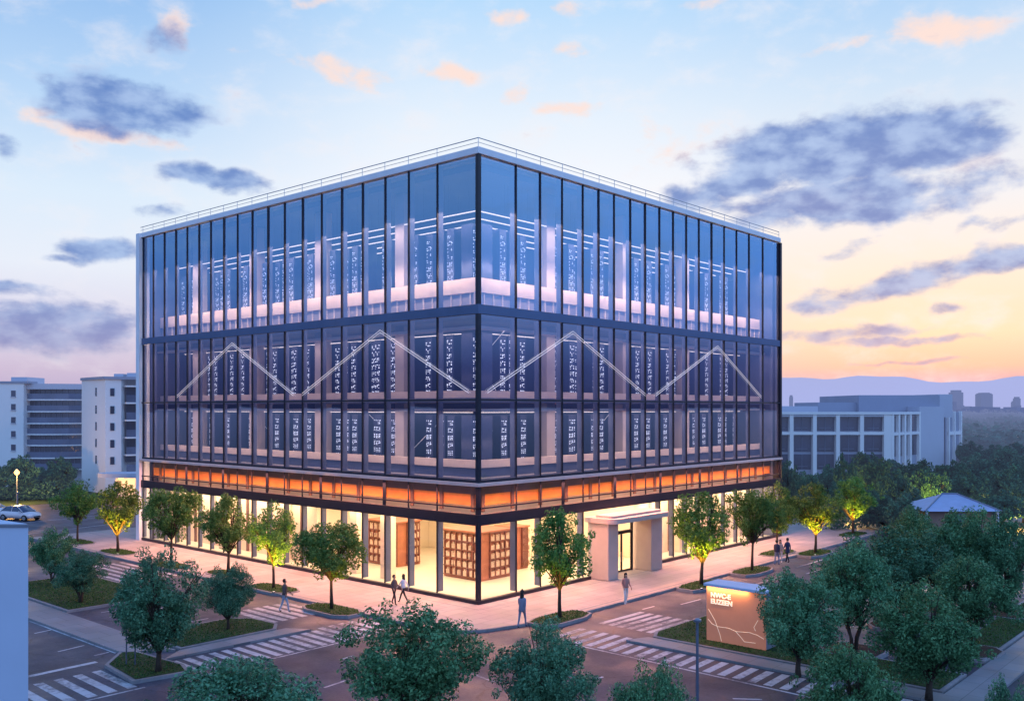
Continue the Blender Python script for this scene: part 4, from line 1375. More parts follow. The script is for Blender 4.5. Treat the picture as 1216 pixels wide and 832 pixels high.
for pts in (((-0.1, 1.45), (-0.45, 0.95), (-0.7, 0.35), (-0.78, 0.06)), ((-0.08, 0.98), (-0.3, 0.78), (-0.62, 0.70), (-1.1, 0.72), (-1.55, 0.62), (-2.2, 0.68), (-2.6, 0.62), (-2.9, 0.5)),
            ((-1.5, 0.63), (-1.75, 0.42), (-1.95, 0.22), (-2.5, 0.25)), ((-2.5, 0.8), (-2.42, 0.95), (-2.62, 1.3))):
    ln.tube([(-0.008, p[0], p[1]) for p in pts], 0.014, 5)
ln.build('line_emblem', M['signline'], sg)
o = add_light('sign_lamp', 'AREA', (1.35 - 0.14, -14.6, 0.15 + 2.53), 38, (1, 0.50, 0.17), shape='RECTANGLE', size=0.05, size_y=2.2)
o.rotation_euler = (0, R(20), 0)
o.rotation_euler = (0, R(-18), 0)

# posts and lamps
def lamp_post(loc, h, label, arm=True):
    t = empty('lamp_post', loc, 0, label, 'lamp post')
    B().lathe([(0.11, 0), (0.11, 0.25), (0.06, 0.3), (0.05, h)], 0, 0, 10).build('pole', M['pole'], t, smooth=False)
    B().lathe([(0.05, h + .001), (0.14, h + 0.05), (0.15, h + 0.12), (0.05, h + 0.17)], 0, 0, 12).build('lamp_head', M['cap'], t)
    B().lathe([(0.16, 0.0), (0.16, 0.03)], 0, 0, 10).build('base_plate', M['cap'], t)
    return t


p = D(828, 33.5)
lamp_post((p[0], p[1], 0), zat(739, 33.5), 'slim grey lamp post standing in front of the long zebra crossing')
p = D(21, 101)
lamp_post((p[0], p[1], 0.02), zat(586, 101), 'slim blue-grey post standing behind the parked white cars')
p = D(20, 108)
t = empty('street_lamp', (p[0], p[1], 0.02), 0, 'orange glowing street lamp in front of dark tree at far left', 'street lamp')
hz = zat(561, 108)
B().lathe([(0.09, 0), (0.07, 0.3), (0.05, hz - .3)], 0, 0, 10).build('pole', M['pole'], t)
B().lathe([(0.06, hz - .3), (0.22, hz - 0.16), (0.30, hz), (0.22, hz + 0.16), (0.06, hz + 0.3)], 0, 0, 14).build('lamp_globe', M['lamp'], t, smooth=True)
B().lathe([(0.2, hz + .28), (0.03, hz + 0.42)], 0, 0, 12).build('lamp_cap', M['cap'], t)
pl_ = W((20 - 608) / FOC * 107.2, 107.2)
add_light('street_glow', 'POINT', (pl_[0], pl_[1], hz + 0.1), 2600, (1, 0.5, 0.12), shadow_soft_size=0.3)
for k, (px, py, h, lb) in enumerate(((150, 788, 1.9, 'thin dark stake, left one of two in the big tree island'), (160.5, 789, 2.0, 'thin dark stake, right one of two in the big tree island'))):
    p = G(px, py, .15)
    t = empty('tree_stake', (p[0], p[1], 0.13), 0, lb, 'stake', 'stakes in the tree island')
    B().tube([(0, 0, 0), (0.01, 0, h)], 0.03, 7).build('stake_rod', M['pole'], t)
    B().tube([(0.01, 0, h - 0.1), (0.01, 0, h - 0.02)], 0.045, 7).build('stake_cap', M['cap'], t)
p = G(1067, 803, .15)
t = empty('marker_post', (p[0], p[1], 0.13), 0, 'short wooden marker post under the yellowish tree at lower right', 'post')
B().tube([(0, 0, 0), (0, 0, 0.85)], 0.05, 8).build('post_shaft', M['wood'], t)
B().tube([(0, 0, 0.851), (0, 0, 0.9)], [0.055, 0.02], 8).build('post_cap', M['wood'], t)


# ------------------------------------------------------------------ trees
def leaf_mesh(name, centers, radii, per, size, rng, m, flat=0.8, cut=None):
    C, Nn = [], []
    for c, r in zip(centers, radii):
        n = int(per * (r[0] * r[1] + r[0] * r[2]) / 2)
        d = rng.normal(size=(n, 3)); d /= np.linalg.norm(d, axis=1)[:, None]
        rad = rng.uniform(0.55, 1.06, n) ** 0.6
        # lumps on the clump itself
        lump = 1 + 0.16 * np.sin(d[:, 0] * 7 + c[0] * 9) * np.sin(d[:, 1] * 6 + c[1] * 7) + 0.12 * np.sin(d[:, 2] * 9 + c[2] * 5)
        p = d * rad[:, None] * lump[:, None] * np.array(r)
        C.append(p + np.array(c)); Nn.append(d)
    C = np.concatenate(C); Nn = np.concatenate(Nn)
    if cut is not None:
        k = C[:, 2] > cut
        C, Nn = C[k], Nn[k]
    n = len(C)
    nrm = Nn * 0.75 + rng.normal(0, 0.55, (n, 3)) + np.array([0, 0, 0.35])
    nrm /= np.linalg.norm(nrm, axis=1)[:, None]
    t = np.cross(nrm, rng.normal(size=(n, 3))); t /= np.linalg.norm(t, axis=1)[:, None]
    b = np.cross(nrm, t)
    s = size * rng.uniform(0.5, 1.5, n)[:, None]
    L_ = t * s; Wd = b * s * 0.55
    q = np.stack([C - L_, C + Wd + nrm * s * 0.12, C + L_, C - Wd + nrm * s * 0.12], 1).reshape(-1, 3)
    me = bpy.data.meshes.new(name)
    me.vertices.add(len(q)); me.vertices.foreach_set('co', q.ravel())
    me.loops.add(n * 4); me.loops.foreach_set('vertex_index', np.arange(n * 4, dtype=np.int32))
    me.polygons.add(n); me.polygons.foreach_set('loop_start', np.arange(0, n * 4, 4, dtype=np.int32))
    me.update(calc_edges=True)
    me.materials.append(m)
    return me


def crown_shape(rng, h, cw, base, k, kind):
    """clump centres: h total height, cw crown width, base = bottom of crown; big inner clumps, small sprays on the outside"""
    cs, rs = [], []
    ch = h - base
    lob = rng.uniform(0, 6.28, 4)
    for i in range(int(k * 3.0)):
        outer = i >= k * 0.75
        p = rng.normal(size=3); p /= np.linalg.norm(p)
        n = rng.uniform(0.78, 1.26) if outer else rng.uniform(0.25, 0.9) ** 0.7
        az_ = math.atan2(p[1], p[0])
        n *= 1 + 0.19 * math.sin(2 * az_ + lob[0] + 2.4 * p[2]) + 0.14 * math.sin(3 * az_ + lob[1] - 3.4 * p[2]) + 0.08 * math.sin(5 * az_ + lob[2] + 5 * p[2])
        if p[2] < -0.35 and outer:
            n *= 0.86
        p = p * n
        u = min(1.06, max(-0.02, (p[2] + 1) / 2))
        if kind == 'vase':
            wdt = 0.40 + 0.66 * math.sin(math.pi * min(1, max(0, u * 0.86 + 0.08)) ** 0.9)
        else:
            wdt = 0.66 + 0.42 * math.sin(math.pi * min(1, max(0, u * 0.8 + 0.1)))
        r = cw * (rng.uniform(0.035, 0.10) if outer else rng.uniform(0.075, 0.14))
        cs.append((p[0] * wdt * cw * 0.43, p[1] * wdt * cw * 0.43, base + r * .5 + u * (ch - r * 1.3)))
        v = rng.uniform(0.9, 1.7) if outer else rng.uniform(.7, .95)
        rs.append((r * rng.uniform(0.9, 1.35), r * rng.uniform(0.9, 1.35), r * v))
    return cs, rs


def trunk_mesh(name, rng, h, base, cw, r0, cs, stems=1):
    mb = B()
    pr = random.Random(int(rng.integers(1e6)))
    for s in range(stems):
        a = 6.28 * s / max(1, stems) + pr.uniform(0, 1)
        sp = 0.0 if stems == 1 else cw * 0.10
        fork = base * pr.uniform(0.82, 0.95)
        pts = [(sp * .25 * math.cos(a), sp * .25 * math.sin(a), -0.05), (sp * .4 * math.cos(a) + pr.uniform(-.04, .04), sp * .4 * math.sin(a) + pr.uniform(-.04, .04), fork * 0.5),
               (sp * math.cos(a) + pr.uniform(-.05, .05), sp * math.sin(a) + pr.uniform(-.05, .05), fork)]
        r = r0 if stems == 1 else r0 * 0.62
        mb.tube(pts, [r * 1.25, r * 0.95, r * 0.8], 8)
        f = Vector(pts[-1])
        idx = list(range(len(cs))); pr.shuffle(idx)
        for i in idx[:20 // stems + 3]:
            c = Vector(cs[i])
            mid = f.lerp(c, 0.5) + Vector((0, 0, 0.10 * (c - f).length)) + Vector((pr.uniform(-.1, .1), pr.uniform(-.1, .1), 0))
            rr = r * pr.uniform(0.30, 0.5)
            mb.tube([f + Vector((0, 0, -0.12)), f.lerp(mid, .5) + Vector((0, 0, -.02)), mid, c], [rr * 1.2, rr, rr * 0.65, rr * 0.2], 6, False)
            for _ in range(2):
                e = c + Vector((pr.uniform(-1, 1), pr.uniform(-1, 1), pr.uniform(-.3, .8))) * cw * 0.13
                mb.tube([mid, mid.lerp(e, 0.55) + Vector((0, 0, .05)), e], [rr * .5, rr * .3, rr * .12], 5, False)
    return mb.mesh(name, True)


TREES = {}


def make_kind(key, seed, h, cw, base, k, per, leaf, m, r0, kind, stems=1):
    rng = np.random.default_rng(seed)
    cs, rs = crown_shape(rng, h, cw, base, k, kind)
    cm = leaf_mesh('crown', cs, rs, per, leaf, rng, M[m])
    tm = trunk_mesh('trunk', rng, h, base, cw, r0, cs, stems)
    tm.materials.append(M['bark'])
    co = np.empty(len(cm.vertices) * 3, np.float32); cm.vertices.foreach_get('co', co); co = co.reshape(-1, 3)
    q_ = np.percentile(co, [1.5, 98.5], axis=0)
    TREES[key] = (tm, cm, float(np.percentile(co[:, 2], 99.7)), float(max(q_[1, 0] - q_[0, 0], q_[1, 1] - q_[0, 1])) * 1.0)


for i in range(4):
    make_kind('street%d' % i, 20 + i, 4.6, (3.2, 2.9, 3.5, 3.1)[i], (1.55, 1.35, 1.75, 1.6)[i], 30, 1200, 0.064, 'leaf_street', 0.085, 'vase')
for i in range(4):
    make_kind('bush%d' % i, 40 + i, 5.0, (4.4, 4.0, 4.6, 4.2)[i], (1.0, 1.25, 0.95, 1.4)[i], 44, 1250, 0.062, 'leaf_deep', 0.15, 'round', 1 if i % 2 == 0 else 4)
for i in range(4):
    make_kind('far%d' % i, 60 + i, 6.0, 5.6, 1.1, 40, 190, 0.2, 'leaf_far', 0.16, 'round')


def tree(key, loc, h, w, label, group, name='street_tree', z=0.12, rz=None):
    tm, cm, h0, w0 = TREES[key]
    t = empty(name, (loc[0], loc[1], z), random.Random(label).uniform(0, 6.28) if rz is None else rz, label, 'tree', group)
    t.scale = (w / w0, w / w0, h / h0)
    for nm, me in (('trunk', tm), ('crown', cm)):
        o = bpy.data.objects.new(nm, me); COL.objects.link(o); o.parent = t
    return t


def pit(loc, la, lb, m='grass', lab='grass tree pit in the kerb'):
    x, y = loc
    poly = [(x - la, y - lb * .6), (x - la * .5, y - lb), (x + la * .5, y - lb), (x + la, y - lb * .6), (x + la, y + lb * .6), (x + la * .5, y + lb), (x - la * .5, y + lb), (x - la, y + lb * .6)]
    kerbed('tree_pit', poly, M[m], lab, 'tree pit', z=0.17, kw=0.13)
    return inset(poly, 0.15)


pits = []
# (kind, px, base row, crown width px, top row, label, uplit strength, pit half sizes)
street = [
    ('street0', 92, 643, 47, 571, 'dark green street tree nearest the parked cars, on the far left pavement', 0),
    ('street1', 140, 655, 48, 572, 'yellow-lit street tree beside the left end of the glass building', 240),
    ('street2', 203, 671, 64, 579, 'dark green street tree near the left end of the glowing facade', 0),
    ('street3', 271, 681, 60, 587, 'slender street tree just left of the yellow-lit one on the left facade', 0),
    ('street0', 325, 698, 62, 596, 'yellow-lit street tree with grass pit just behind the walking man', 260),
    ('street2', 394, 723, 80, 621, 'round street tree in kerbed pit nearest the left crossing', 25),
    ('street3', 665, 733, 74, 605, 'street tree in grass pit just right of the building corner', 30),
    ('street1', 833, 694, 64, 584, 'yellow-lit street tree just right of the entrance portal', 210),
    ('street2', 893, 677, 58, 582, 'dark green street tree second to the right of the entrance', 0),
    ('street0', 923, 656, 54, 572, 'street tree behind the group of three people by the facade end', 30),
    ('street3', 968, 656, 54, 574, 'bright yellow-lit street tree at the end of the right pavement', 260),
    ('street1', 1013, 634, 44, 566, 'small yellow-green street tree farthest along the right forecourt', 150),
]
ulab = {140: 'yellow tree at the far left', 325: 'tree behind the walking man', 833: 'yellow tree beside the entrance', 968: 'bright yellow tree at the far right', 1013: 'last small tree on the forecourt'}
for key, px, py, wpx, top, lb, up in street:
    p = G(px, py, 0.15); d = (p[0] - CAM[0]) * SA + (p[1] - CAM[1]) * CA
    h = (py - top) / FOC * d; w = wpx / FOC * d * 1.02
    tree(key, p, h, w, lb, 'street trees along the glass building', z=0.13)
    right = px > 600
    pits.append(pit(p, 2.0 if right else 0.95, 0.95 if right else 2.0, lab='grass pit of the ' + lb))
    if up:
        toward = Vector((CAM[0] - p[0], CAM[1] - p[1])).normalized()
        b = (p[0] + toward.x * 1.5, p[1] + toward.y * 1.5)
        if up > 100:
            fx = empty('ground_uplight', (b[0], b[1], 0.17), 0, 'small round uplight in the ground under the ' + ulab[px], 'uplight', 'uplights under the street trees')
            B().lathe([(0.09, 0), (0.10, 0.05), (0.075, 0.06)], 0, 0, 12).build('lamp_housing', M['dark'], fx)
            B().lathe([(0.07, 0.061), (0.065, 0.065)], 0, 0, 12).build('lens', M['headlamp'], fx)
        o = add_light('uplight_beam', 'SPOT', (b[0], b[1], 0.3), up * 20, (1.0, 0.52, 0.035), spot_size=R(58), spot_blend=0.7, shadow_soft_size=0.08)
        v = Vector((p[0] - b[0], p[1] - b[1], h * 0.58))
        o.rotation_euler = (-v).to_track_quat('Z', 'Y').to_euler()
blades('grass', pits, 0.18, 150, 'short grass growing in the kerbside tree pits', 0.08, 3)

fore = [
    ('bush0', 188, 797, 120, 654, 'big dark round tree in the kerbed island at the left crossing'),
    ('bush2', 271, 747, 62, 671, 'small dark tree on the verge behind the big island tree'),
    ('bush1', 62, 693, 54, 627, 'dark tree on the left verge, the farther of two'),
    ('bush3', 96, 715, 58, 654, 'dark low tree on the left verge, the nearer of two'),
    ('bush2', 948, 802, 108, 678, 'dark tree with straight trunk directly right of the orange sign'),
    ('bush3', 1014, 772, 92, 643, 'dark multi-stemmed tree in mulch behind the tree by the sign'),
    ('bush0', 1103, 829, 136, 694, 'large olive-tinted tree beside the wooden marker post at lower right'),
    ('bush1', 1196, 728, 76, 608, 'dark tree standing on the right verge at the picture edge'),
    ('bush3', 1152, 772, 90, 662, 'dark tree directly behind the large olive-tinted tree'),
    ('bush1', 1066, 742, 112, 626, 'wide dark tree in the car park behind the multi-stemmed one'),
    ('bush2', 1120, 724, 100, 609, 'dark broad tree in front of the pavilion with blue roof'),
    ('bush0', 1164, 706, 84, 604, 'dark broad tree just right of the pavilion front'),
    ('bush2', 1082, 706, 80, 606, 'dark tree just left of the blue-roofed pavilion'),
]
for key, px, py, wpx, top, lb in fore:
    p = G(px, py, 0.13); d = (p[0] - CAM[0]) * SA + (p[1] - CAM[1]) * CA
    tree(key, p, (py - top) / FOC * d, wpx / FOC * d, lb, 'dark garden trees', 'garden_tree', z=0.12)
    if 1000 < px < 1060 or px in (1152, 1066, 1120, 1164, 1086, 1196):
        pit(p, 1.3, 1.3, 'mulch', 'mulch bed of the ' + lb)
near = [
    ('bush1', 490, 30.5, 160, 718, 'large dark treetop at the bottom, left of the two middle ones'),
    ('bush0', 644, 31.0, 122, 738, 'dark treetop at the bottom below the woman in the beanie'),
    ('bush3', 288, 27.0, 170, 783, 'low wide treetop at the bottom edge below the left crossing'),
    ('bush2', 776, 26.0, 94, 788, 'small treetop at the bottom edge beside the lamp post'),
    ('bush3', 1010, 28.0, 108, 768, 'treetop at the bottom edge in front of the tree by the sign'),
    ('bush2', 1198, 25.5, 60, 808, 'small treetop in the lower right corner'),
]
for key, px, d, wpx, top, lb in near:
    p = D(px, d)
    tree(key, p, zat(top, d) * 1.0, wpx / FOC * d, lb, 'treetops along the bottom of the view', 'garden_tree', z=0.0)
    pit(p, 1.1, 1.1, 'mulch', 'mulch bed of the ' + lb)

# planting behind, right of the glass building
bg = [(1002, 95, 24, 540), (1044, 100, 30, 545), (1066, 92, 36, 558), (1030, 118, 36, 538), (985, 112, 32, 552), (955, 104, 34, 560), (935, 100, 30, 548), (1090, 105, 36, 546), (1105, 96, 38, 556),
      (1130, 110, 40, 548), (1150, 100, 40, 558), (1175, 112, 42, 545), (1200, 100, 46, 552), (1215, 90, 40, 575), (1190, 86, 44, 582), (1060, 125, 34, 546), (1160, 135, 34, 538), (1195, 140, 40, 530),
      (1178, 155, 30, 528), (1212, 150, 36, 526), (1150, 165, 26, 524), (1168, 190, 26, 518), (1190, 200, 30, 516), (1210, 210, 30, 512), (1230, 120, 50, 540), (1155, 205, 20, 518), (1240, 160, 40, 520),
      (1050, 84, 40, 588), (1072, 80, 40, 590), (1030, 86, 30, 578), (1000, 90, 30, 570), (960, 92, 26, 566), (1085, 88, 36, 580)]
for k, (px, d, wpx, top) in enumerate(bg):
    p = D(px, d)
    h = max(2.2, zat(top, d)); row = 'front' if d < 95 else ('middle' if d < 125 else 'rear')
    near_ = sorted([b for b in bg if (('front' if b[1] < 95 else 'middle' if b[1] < 125 else 'rear') == row)])
    tree('far%d' % (k % 4), p, h, wpx / FOC * d, 'dark round tree in the %s row beyond the right forecourt, %s from the glass building' % (row, ORD[near_.index((px, d, wpx, top))]),
         'trees beyond the right forecourt', 'park_tree', z=0.0)
for px, d, py, e in ((1104, 92, 590, 1900), (1010, 91, 600, 900), (1160, 82, 612, 700), (1028, 114, 575, 900), (1205, 86, 625, 700)):
    p = D(px, d)
    add_light('park_glow', 'POINT', (p[0], p[1], max(1.0, zat(py, d))), e, (1, 0.62, 0.10), shadow_soft_size=0.3)
# left background
for px, d, wpx, top, lb in ((72, 118, 36, 543, 'dark tree before the curved balconies at left'), (22, 113, 44, 541, 'dark tree behind the orange street lamp'), (-18, 115, 50, 548, 'dark tree at the left edge before the apartments'),
                            (48, 124, 34, 556, 'low dark tree between the two trees before the apartments')):
    p = D(px, d)
    tree('far%d' % (int(d) % 4), p, zat(top, d), wpx / FOC * d, lb, 'trees before the apartments', 'park_tree', z=0.0)
rng = np.random.default_rng(77)


def hedge(label, pts, h, w):
    cs, rs = [], []
    for (x0, y0), (x1, y1) in zip(pts[:-1], pts[1:]):
        n = int(math.hypot(x1 - x0, y1 - y0) / 0.8) + 1
        for i in range(n):
            f = i / n
            cs.append((x0 + (x1 - x0) * f, y0 + (y1 - y0) * f, h * 0.5)); rs.append((w * rng.uniform(.8, 1.1), w * rng.uniform(.8, 1.1), h * rng.uniform(.5, .6)))
    me = leaf_mesh('hedge', cs, rs, 130, 0.16, rng, M['leaf_far'], cut=0.02)
    o = bpy.data.objects.new('hedge', me); COL.objects.link(o)
    return tag(o, label, 'hedge')


hedge('dark clipped hedge on the lawn behind the street lamp', [D(-30, 112), D(108, 112)], 2.2, 1.2)
hedge('low dark hedge bordering the lawn right of the forecourt', [D(985, 84), D(1052, 86)], 1.3, 0.8)
# far woodland as one mass
rng = np.random.default_rng(11)
cs, rs = [], []
for _ in range(900):
    d = 175 * (1 + 5.5 * rng.random() ** 1.7); px = rng.uniform(920, 1330) if rng.random() < 0.85 else rng.uniform(-260, 150)
    if d < 205 and px < 1150:
        continue
    c = D(px, d); r = rng.uniform(2.4, 4.4) * (1 + d / 1500)
    cs.append((c[0], c[1], r * 0.55)); rs.append((r, r, r * rng.uniform(.7, .95)))
me = leaf_mesh('woodland', cs, rs, 11, 0.75, rng, M['leaf_wood'], cut=-0.02)
o = bpy.data.objects.new('woodland', me); COL.objects.link(o)
tag(o, 'dense blue-green woodland stretching away to the hazy city', 'woodland', kind='stuff')


# ------------------------------------------------------------------ cars
def car():
    t = empty('parked_car')
    # stations: x, half width, z low, z shoulder
    st = [(-2.05, .60, .34, .70), (-1.95, .76, .26, .86), (-1.4, .84, .22, .92), (-0.4, .86, .22, .90), (0.7, .86, .22, .88), (1.5, .82, .24, .80), (1.95, .70, .30, .66), (2.08, .55, .36, .56)]
    mb = B(); vs, fs = [], []
    for x, w, z0, z1 in st:
        zm = z0 + (z1 - z0) * 0.55
        vs += [(x, -w * .85, z0), (x, -w, zm * .8), (x, -w, zm), (x, -w * .93, z1), (x, 0, z1 + .03), (x, w * .93, z1), (x, w, zm), (x, w, zm * .8), (x, w * .85, z0)]
    k = 9
    for i in range(len(st) - 1):
        for j in range(k):
            fs.append((i * k + j, i * k + (j + 1) % k, (i + 1) * k + (j + 1) % k, (i + 1) * k + j))
    fs += [tuple(range(k - 1, -1, -1)), tuple(range((len(st) - 1) * k, len(st) * k))]
    mb.add(vs, fs).build('body', M['carpaint'], t, smooth=True)
    cab = [(-1.75, .66, .90, .93), (-1.15, .62, .90, 1.34), (-0.3, .62, .89, 1.43), (0.35, .62, .88, 1.36), (1.15, .68, .83, .87)]
    vs, fs = [], []
    for x, w, z0, z1 in cab:
        vs += [(x, -w * 1.18, z0), (x, -w * (1.0 if z1 > 1 else 1.12), z1), (x, 0, z1 + .02), (x, w * (1.0 if z1 > 1 else 1.12), z1), (x, w * 1.18, z0)]
    for i in range(len(cab) - 1):
        for j in range(4):
            fs.append((i * 5 + j, i * 5 + j + 1, (i + 1) * 5 + j + 1, (i + 1) * 5 + j))
    MB().add(vs, fs).build('window', M['carglass'], t, smooth=True)
    rf = MB()
    rf.add([(-1.2, -.6, 1.345), (-0.3, -.63, 1.44), (0.3, -.6, 1.385), (-1.2, 0, 1.37), (-0.3, 0, 1.465), (0.3, 0, 1.41), (-1.2, .6, 1.345), (-0.3, .63, 1.44), (0.3, .6, 1.385)],
           [(0, 1, 4, 3), (1, 2, 5, 4), (3, 4, 7, 6), (4, 5, 8, 7)]).build('roof', M['carpaint'], t, smooth=True)
    pl = MB()
    for sy in (-1, 1):
        for a, b in (((1.1, .86 * sy * .9, .87), (0.32, .62 * sy, 1.37)), ((-0.35, .74 * sy, .9), (-0.3, .63 * sy, 1.43)), ((-1.7, .74 * sy, .92), (-1.15, .62 * sy, 1.35))):
            pl.tube([a, b], 0.035, 5)
    pl.build('pillar', M['carpaint'], t)
    for x in (-1.28, 1.32):
        for sy in (-1, 1):
            wv = B(); wv.tube([(x, sy * .66, .31), (x, sy * .865, .31)], 0.31, 18); wv = wv.build('wheel', M['tyre'], t)
            B().tube([(x, sy * .866, .31), (x, sy * .875, .31)], 0.19, 12).build('rim', M['alloy'], wv)
    for sy in (-1, 1):
        B().add([(1.97, sy * .42, .55), (1.90, sy * .69, .56), (1.80, sy * .715, .68), (1.93, sy * .42, .655)], [(0, 1, 2, 3) if sy > 0 else (3, 2, 1, 0)]).build('headlight', M['headlamp'], t)
        B().box(0.75, sy * .86, .86, 0.95, sy * 1.0, .97).build('mirror', M['carpaint'], t)
    B().box(2.055, -.4, .38, 2.095, .4, .47).build('grille', M['tyre'], t)
    return t


c0 = car()
p = G(24, 617)
tag(c0, 'white parked car facing right, wholly in view at the far left', 'car', 'white parked cars at left')
c0.location = (p[0], p[1], 0); c0.rotation_euler = (0, 0, CR + R(-18))
c1 = copy_tree(c0)
p = G(-12, 612)
tag(c1, 'white parked car behind the other, cut by the left picture edge', 'car', 'white parked cars at left')
c1.location = (p[0], p[1], 0); c1.rotation_euler = (0, 0, CR + R(-10))


# ------------------------------------------------------------------ people
def person(px, py, h, face_deg, label, top, legs, shoes='black', hair='short', stride=0.35, bend=0.0, coat=0.0, hat=None, bag=None, z=0.13):
    """face_deg: heading relative to the view axis, 0 = walking away, 90 = to the right"""
    p = G(px, py, z)
    t = empty('person', (p[0], p[1], z), CR - R(face_deg), label, 'person', None)
    t.scale = (h / 1.72,) * 3
    s = stride
    V = []; E = []; Rd = []

    def add(co, r, par=None):
        V.append(co); Rd.append(r if isinstance(r, tuple) else (r, r))
        if par is not None:
            E.append((par, len(V) - 1))
        return len(V) - 1
    pel = add((0, 0, .95), (.125, .10)); wa = add((0, 0, 1.10), (.115, .085), pel); ch = add((0, .0, 1.30), (.145, .10), wa)
    nb = add((0, -.005, 1.44), (.075, .065), ch); nk = add((0, .01, 1.51), .048, nb); hd = add((0, .025, 1.585), (.074, .086), nk); ht = add((0, .02, 1.66), (.066, .078), hd)
    wr = []
    for sx in (-1, 1):
        hp = add((sx * .085, 0, .90), .082, pel)
        sw = s * sx
        kn = add((sx * .09, sw * .45 + (0.05 if sw > 0 else .0), .50), .056, hp)
        an = add((sx * .085, sw * .9 - (0.06 if sw < 0 else 0), .09 + (0.05 if sw < 0 else 0)), .040, kn)
        he = add((sx * .088, sw * .9 + 0.11 - (0.06 if sw < 0 else 0), .045 + (0.015 if sw < 0 else 0)), .036, an)
        sh = add((sx * .165, 0, 1.40), .056, ch)
        el = add((sx * .21, -sw * .35, 1.13), .042, sh)
        w_ = add((sx * .20, -sw * .75 + .06 + bend * .22, .90 + bend * .16), .028, el)
        hn = add((sx * .197, -sw * .8 + .085 + bend * .28, .83 + bend * .16), (.020, .032), w_)
        wr.append(Vector(V[hn]))
    me = bpy.data.meshes.new('body')
    me.from_pydata(V, E, [])
    o = bpy.data.objects.new('tmp', me); COL.objects.link(o)
    o.modifiers.new('skin', 'SKIN'); sub = o.modifiers.new('sub', 'SUBSURF'); sub.levels = 2; sub.render_levels = 2
    if not me.skin_vertices:
        bmm = bmesh.new(); bmm.from_mesh(me); bmm.verts.layers.skin.verify(); bmm.to_mesh(me); bmm.free()
    for i, sv in enumerate(me.skin_vertices[0].data):
        sv.radius = Rd[i]; sv.use_root = (i == 0)
    dg = bpy.context.evaluated_depsgraph_get()
    bm_ = bmesh.new(); bm_.from_mesh(o.evaluated_get(dg).to_mesh())
    bpy.data.objects.remove(o)
    n0 = len(bm_.faces)
    # fingers, nose, ears join the same mesh
    ex = B()
    for k, hw in enumerate(wr):
        sx = -1 if k == 0 else 1
        for f_ in range(4):
            y = (f_ - 1.5) * .018; L_ = (.062, .074, .070, .055)[f_]
            ex.tube([hw + Vector((0, y, 0)), hw + Vector((-sx * .008, y + .006, -.04)), hw + Vector((-sx * .022, y + .010, -.03 - L_))], [.010, .009, .006], 6)
        ex.tube([hw + Vector((0, .024, .02)), hw + Vector((-sx * .006, .048, -.012)), hw + Vector((-sx * .012, .052, -.045))], [.011, .010, .007], 6)
    ex.tube([(0, .105, 1.615), (0, .122, 1.585), (0, .105, 1.575)], [.007, .014, .009], 6)
    for sx in (-1, 1):
        ex.tube([(sx * .072, .015, 1.61), (sx * .084, .008, 1.595), (sx * .074, .015, 1.57)], [.008, .014, .007], 6)
    tmp = ex.mesh('x'); bm_.from_mesh(tmp); bpy.data.meshes.remove(tmp)
    n1 = len(bm_.faces)
    ey = B()
    for sx in (-1, 1):
        ey.lathe([(.010, -.004), (.010, .004)], 0, 0, 8)
    ey = B()
    for sx in (-1, 1):
        ey.tube([(sx * .03, .100, 1.605), (sx * .03, .108, 1.605)], .009, 8)
    ey.tube([(-.022, .100, 1.548), (.022, .100, 1.548)], .006, 6)
    tmp = ey.mesh('x'); bm_.from_mesh(tmp); bpy.data.meshes.remove(tmp)
    bm_.faces.ensure_lookup_table()
    mats = [M['skin'], CLOTH[top], CLOTH[legs], CLOTH[shoes], M['hair']]
    for i, f in enumerate(bm_.faces):
        c = f.calc_center_median(); f.smooth = True
        if i >= n1:
            f.material_index = 4
        elif i >= n0 or c.z > 1.475 or min((c - w).length for w in wr) < 0.075:
            f.material_index = 0
        elif c.z < 0.085 + (0.04 if c.y < -0.15 else 0):
            f.material_index = 3
        elif c.z < 0.97 and abs(c.x) < .175 and not (abs(c.x) > .15 and c.z > .8):
            f.material_index = 2
        else:
            f.material_index = 1
    me2 = bpy.data.meshes.new('body'); bm_.to_mesh(me2); bm_.free()
    for m in mats:
        me2.materials.append(m)
    bo = bpy.data.objects.new('body', me2); COL.objects.link(bo); bo.parent = t
    # jacket skirt / top hem
    zlo = .93 - coat
    B().lathe([(.165 + coat * .12, zlo), (.168 + coat * .05, zlo + .06), (.150, 1.06), (.172, 1.28), (.15, 1.40), (.075, 1.475)], 0, 0, 16).build('jacket' if coat else 'top', CLOTH[top], t, smooth=True).scale = (1.05, .78, 1)
    hr = B()
    prof = [(.02, 1.755), (.06, 1.742), (.088, 1.70), (.095, 1.645), (.088, 1.60)]
    if hair == 'long':
        prof += [(.092, 1.52), (.10, 1.42), (.09, 1.33), (.05, 1.27)]
    else:
        prof += [(.07, 1.565)]
    hr.lathe(prof[::-1], 0, -.012, 14)
    # open the face side
    hv = []
    for v in hr.v:
        x, y, zz = v
        if y > 0.03 and zz < 1.67:
            y = 0.03 - (y - .03) * 0.2
        hv.append((x, y, zz))
    hr.v = hv
    hr.build('hair', M['hair'], t, smooth=True)
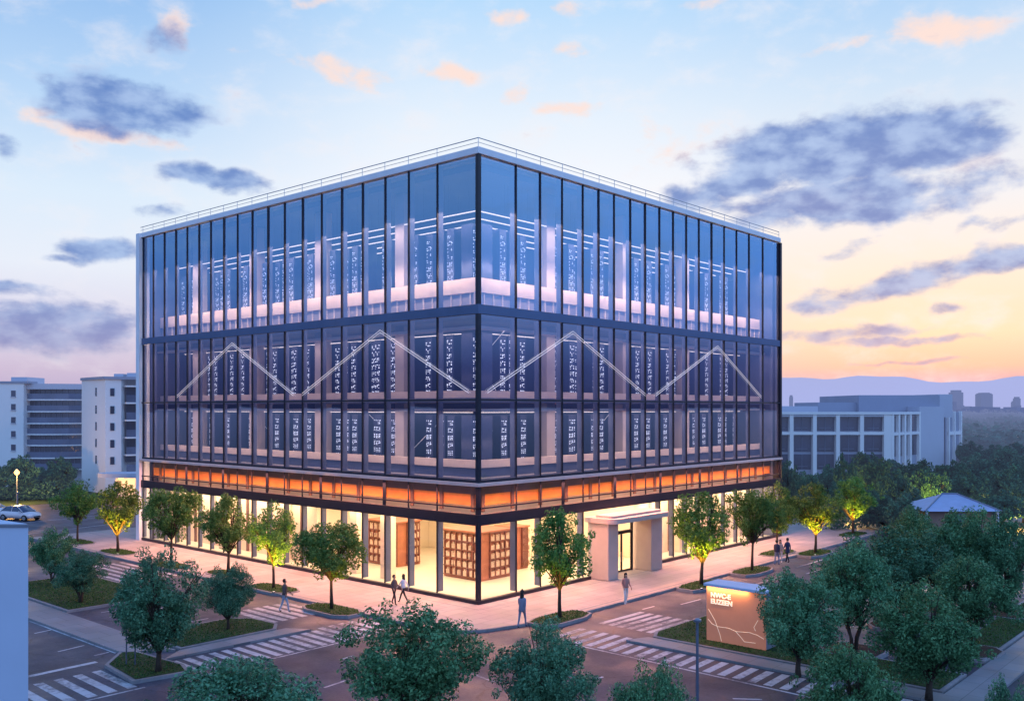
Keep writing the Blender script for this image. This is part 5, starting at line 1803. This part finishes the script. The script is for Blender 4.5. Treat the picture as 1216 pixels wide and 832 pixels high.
    if hat:
        B().lathe([(.100, 1.66), (.104, 1.70), (.09, 1.77), (.04, 1.81)], 0, 0.01, 14).build('hat', CLOTH[hat], t, smooth=True)
        B().lathe([(.03, 1.811), (.035, 1.83), (.015, 1.855)], 0, 0.01, 10).build('bobble', CLOTH[hat], t, smooth=True)
    if bag:
        bgm = B()
        bgm.box(-.14, -.27, 1.02, .14, -.13, 1.40); bgm.build('backpack', CLOTH[bag], t, bevel=.04)
    return t


person(338, 727, 1.78, 70, 'man in brown top and pale jeans walking on the inner left crossing', 'brown', 'paleblue', 'black', stride=.22, bend=.5)
person(468, 718, 1.66, 120, 'person in dark jacket beside the lit facade, left of a walking pair', 'brown', 'black', stride=.18, bend=.7)
person(479, 716, 1.62, -60, 'long-haired person in pale top, right of the walking pair by the facade', 'white', 'black', hair='long', stride=.4)
person(620, 745, 1.80, 25, 'woman with beanie, long dark hair and grey clothes at the building corner', 'grey', 'grey', 'black', hair='long', stride=.26, coat=.14, hat='black')
person(743, 717, 1.72, 160, 'long-haired woman in pink top and white trousers before the entrance', 'pink', 'white', 'white', hair='long', stride=.08, bend=.6)
person(922.5, 671, 1.75, 40, 'person in dark blue jacket, leftmost of three by the far facade end', 'navy', 'denim', stride=.12)
person(926.5, 669, 1.66, 200, 'person in pale clothes, middle of three by the far facade end', 'beige', 'white', hair='long', stride=.1)
person(935, 668, 1.74, -30, 'person in dark coat, rightmost of three by the far facade end', 'navy', 'black', stride=.2, coat=.2)

# ------------------------------------------------------------------ render settings
scene.render.engine = 'CYCLES'
cy = scene.cycles
cy.use_denoising = True
cy.max_bounces = 7
cy.diffuse_bounces = 3
cy.glossy_bounces = 3
cy.transmission_bounces = 4
cy.transparent_max_bounces = 10
cy.caustics_reflective = False
cy.caustics_refractive = False
cy.sample_clamp_indirect = 4.0
cy.use_adaptive_sampling = True
scene.view_settings.view_transform = 'Standard'
scene.view_settings.look = 'None'
scene.view_settings.exposure = 0.0
scene.view_settings.gamma = 1.0
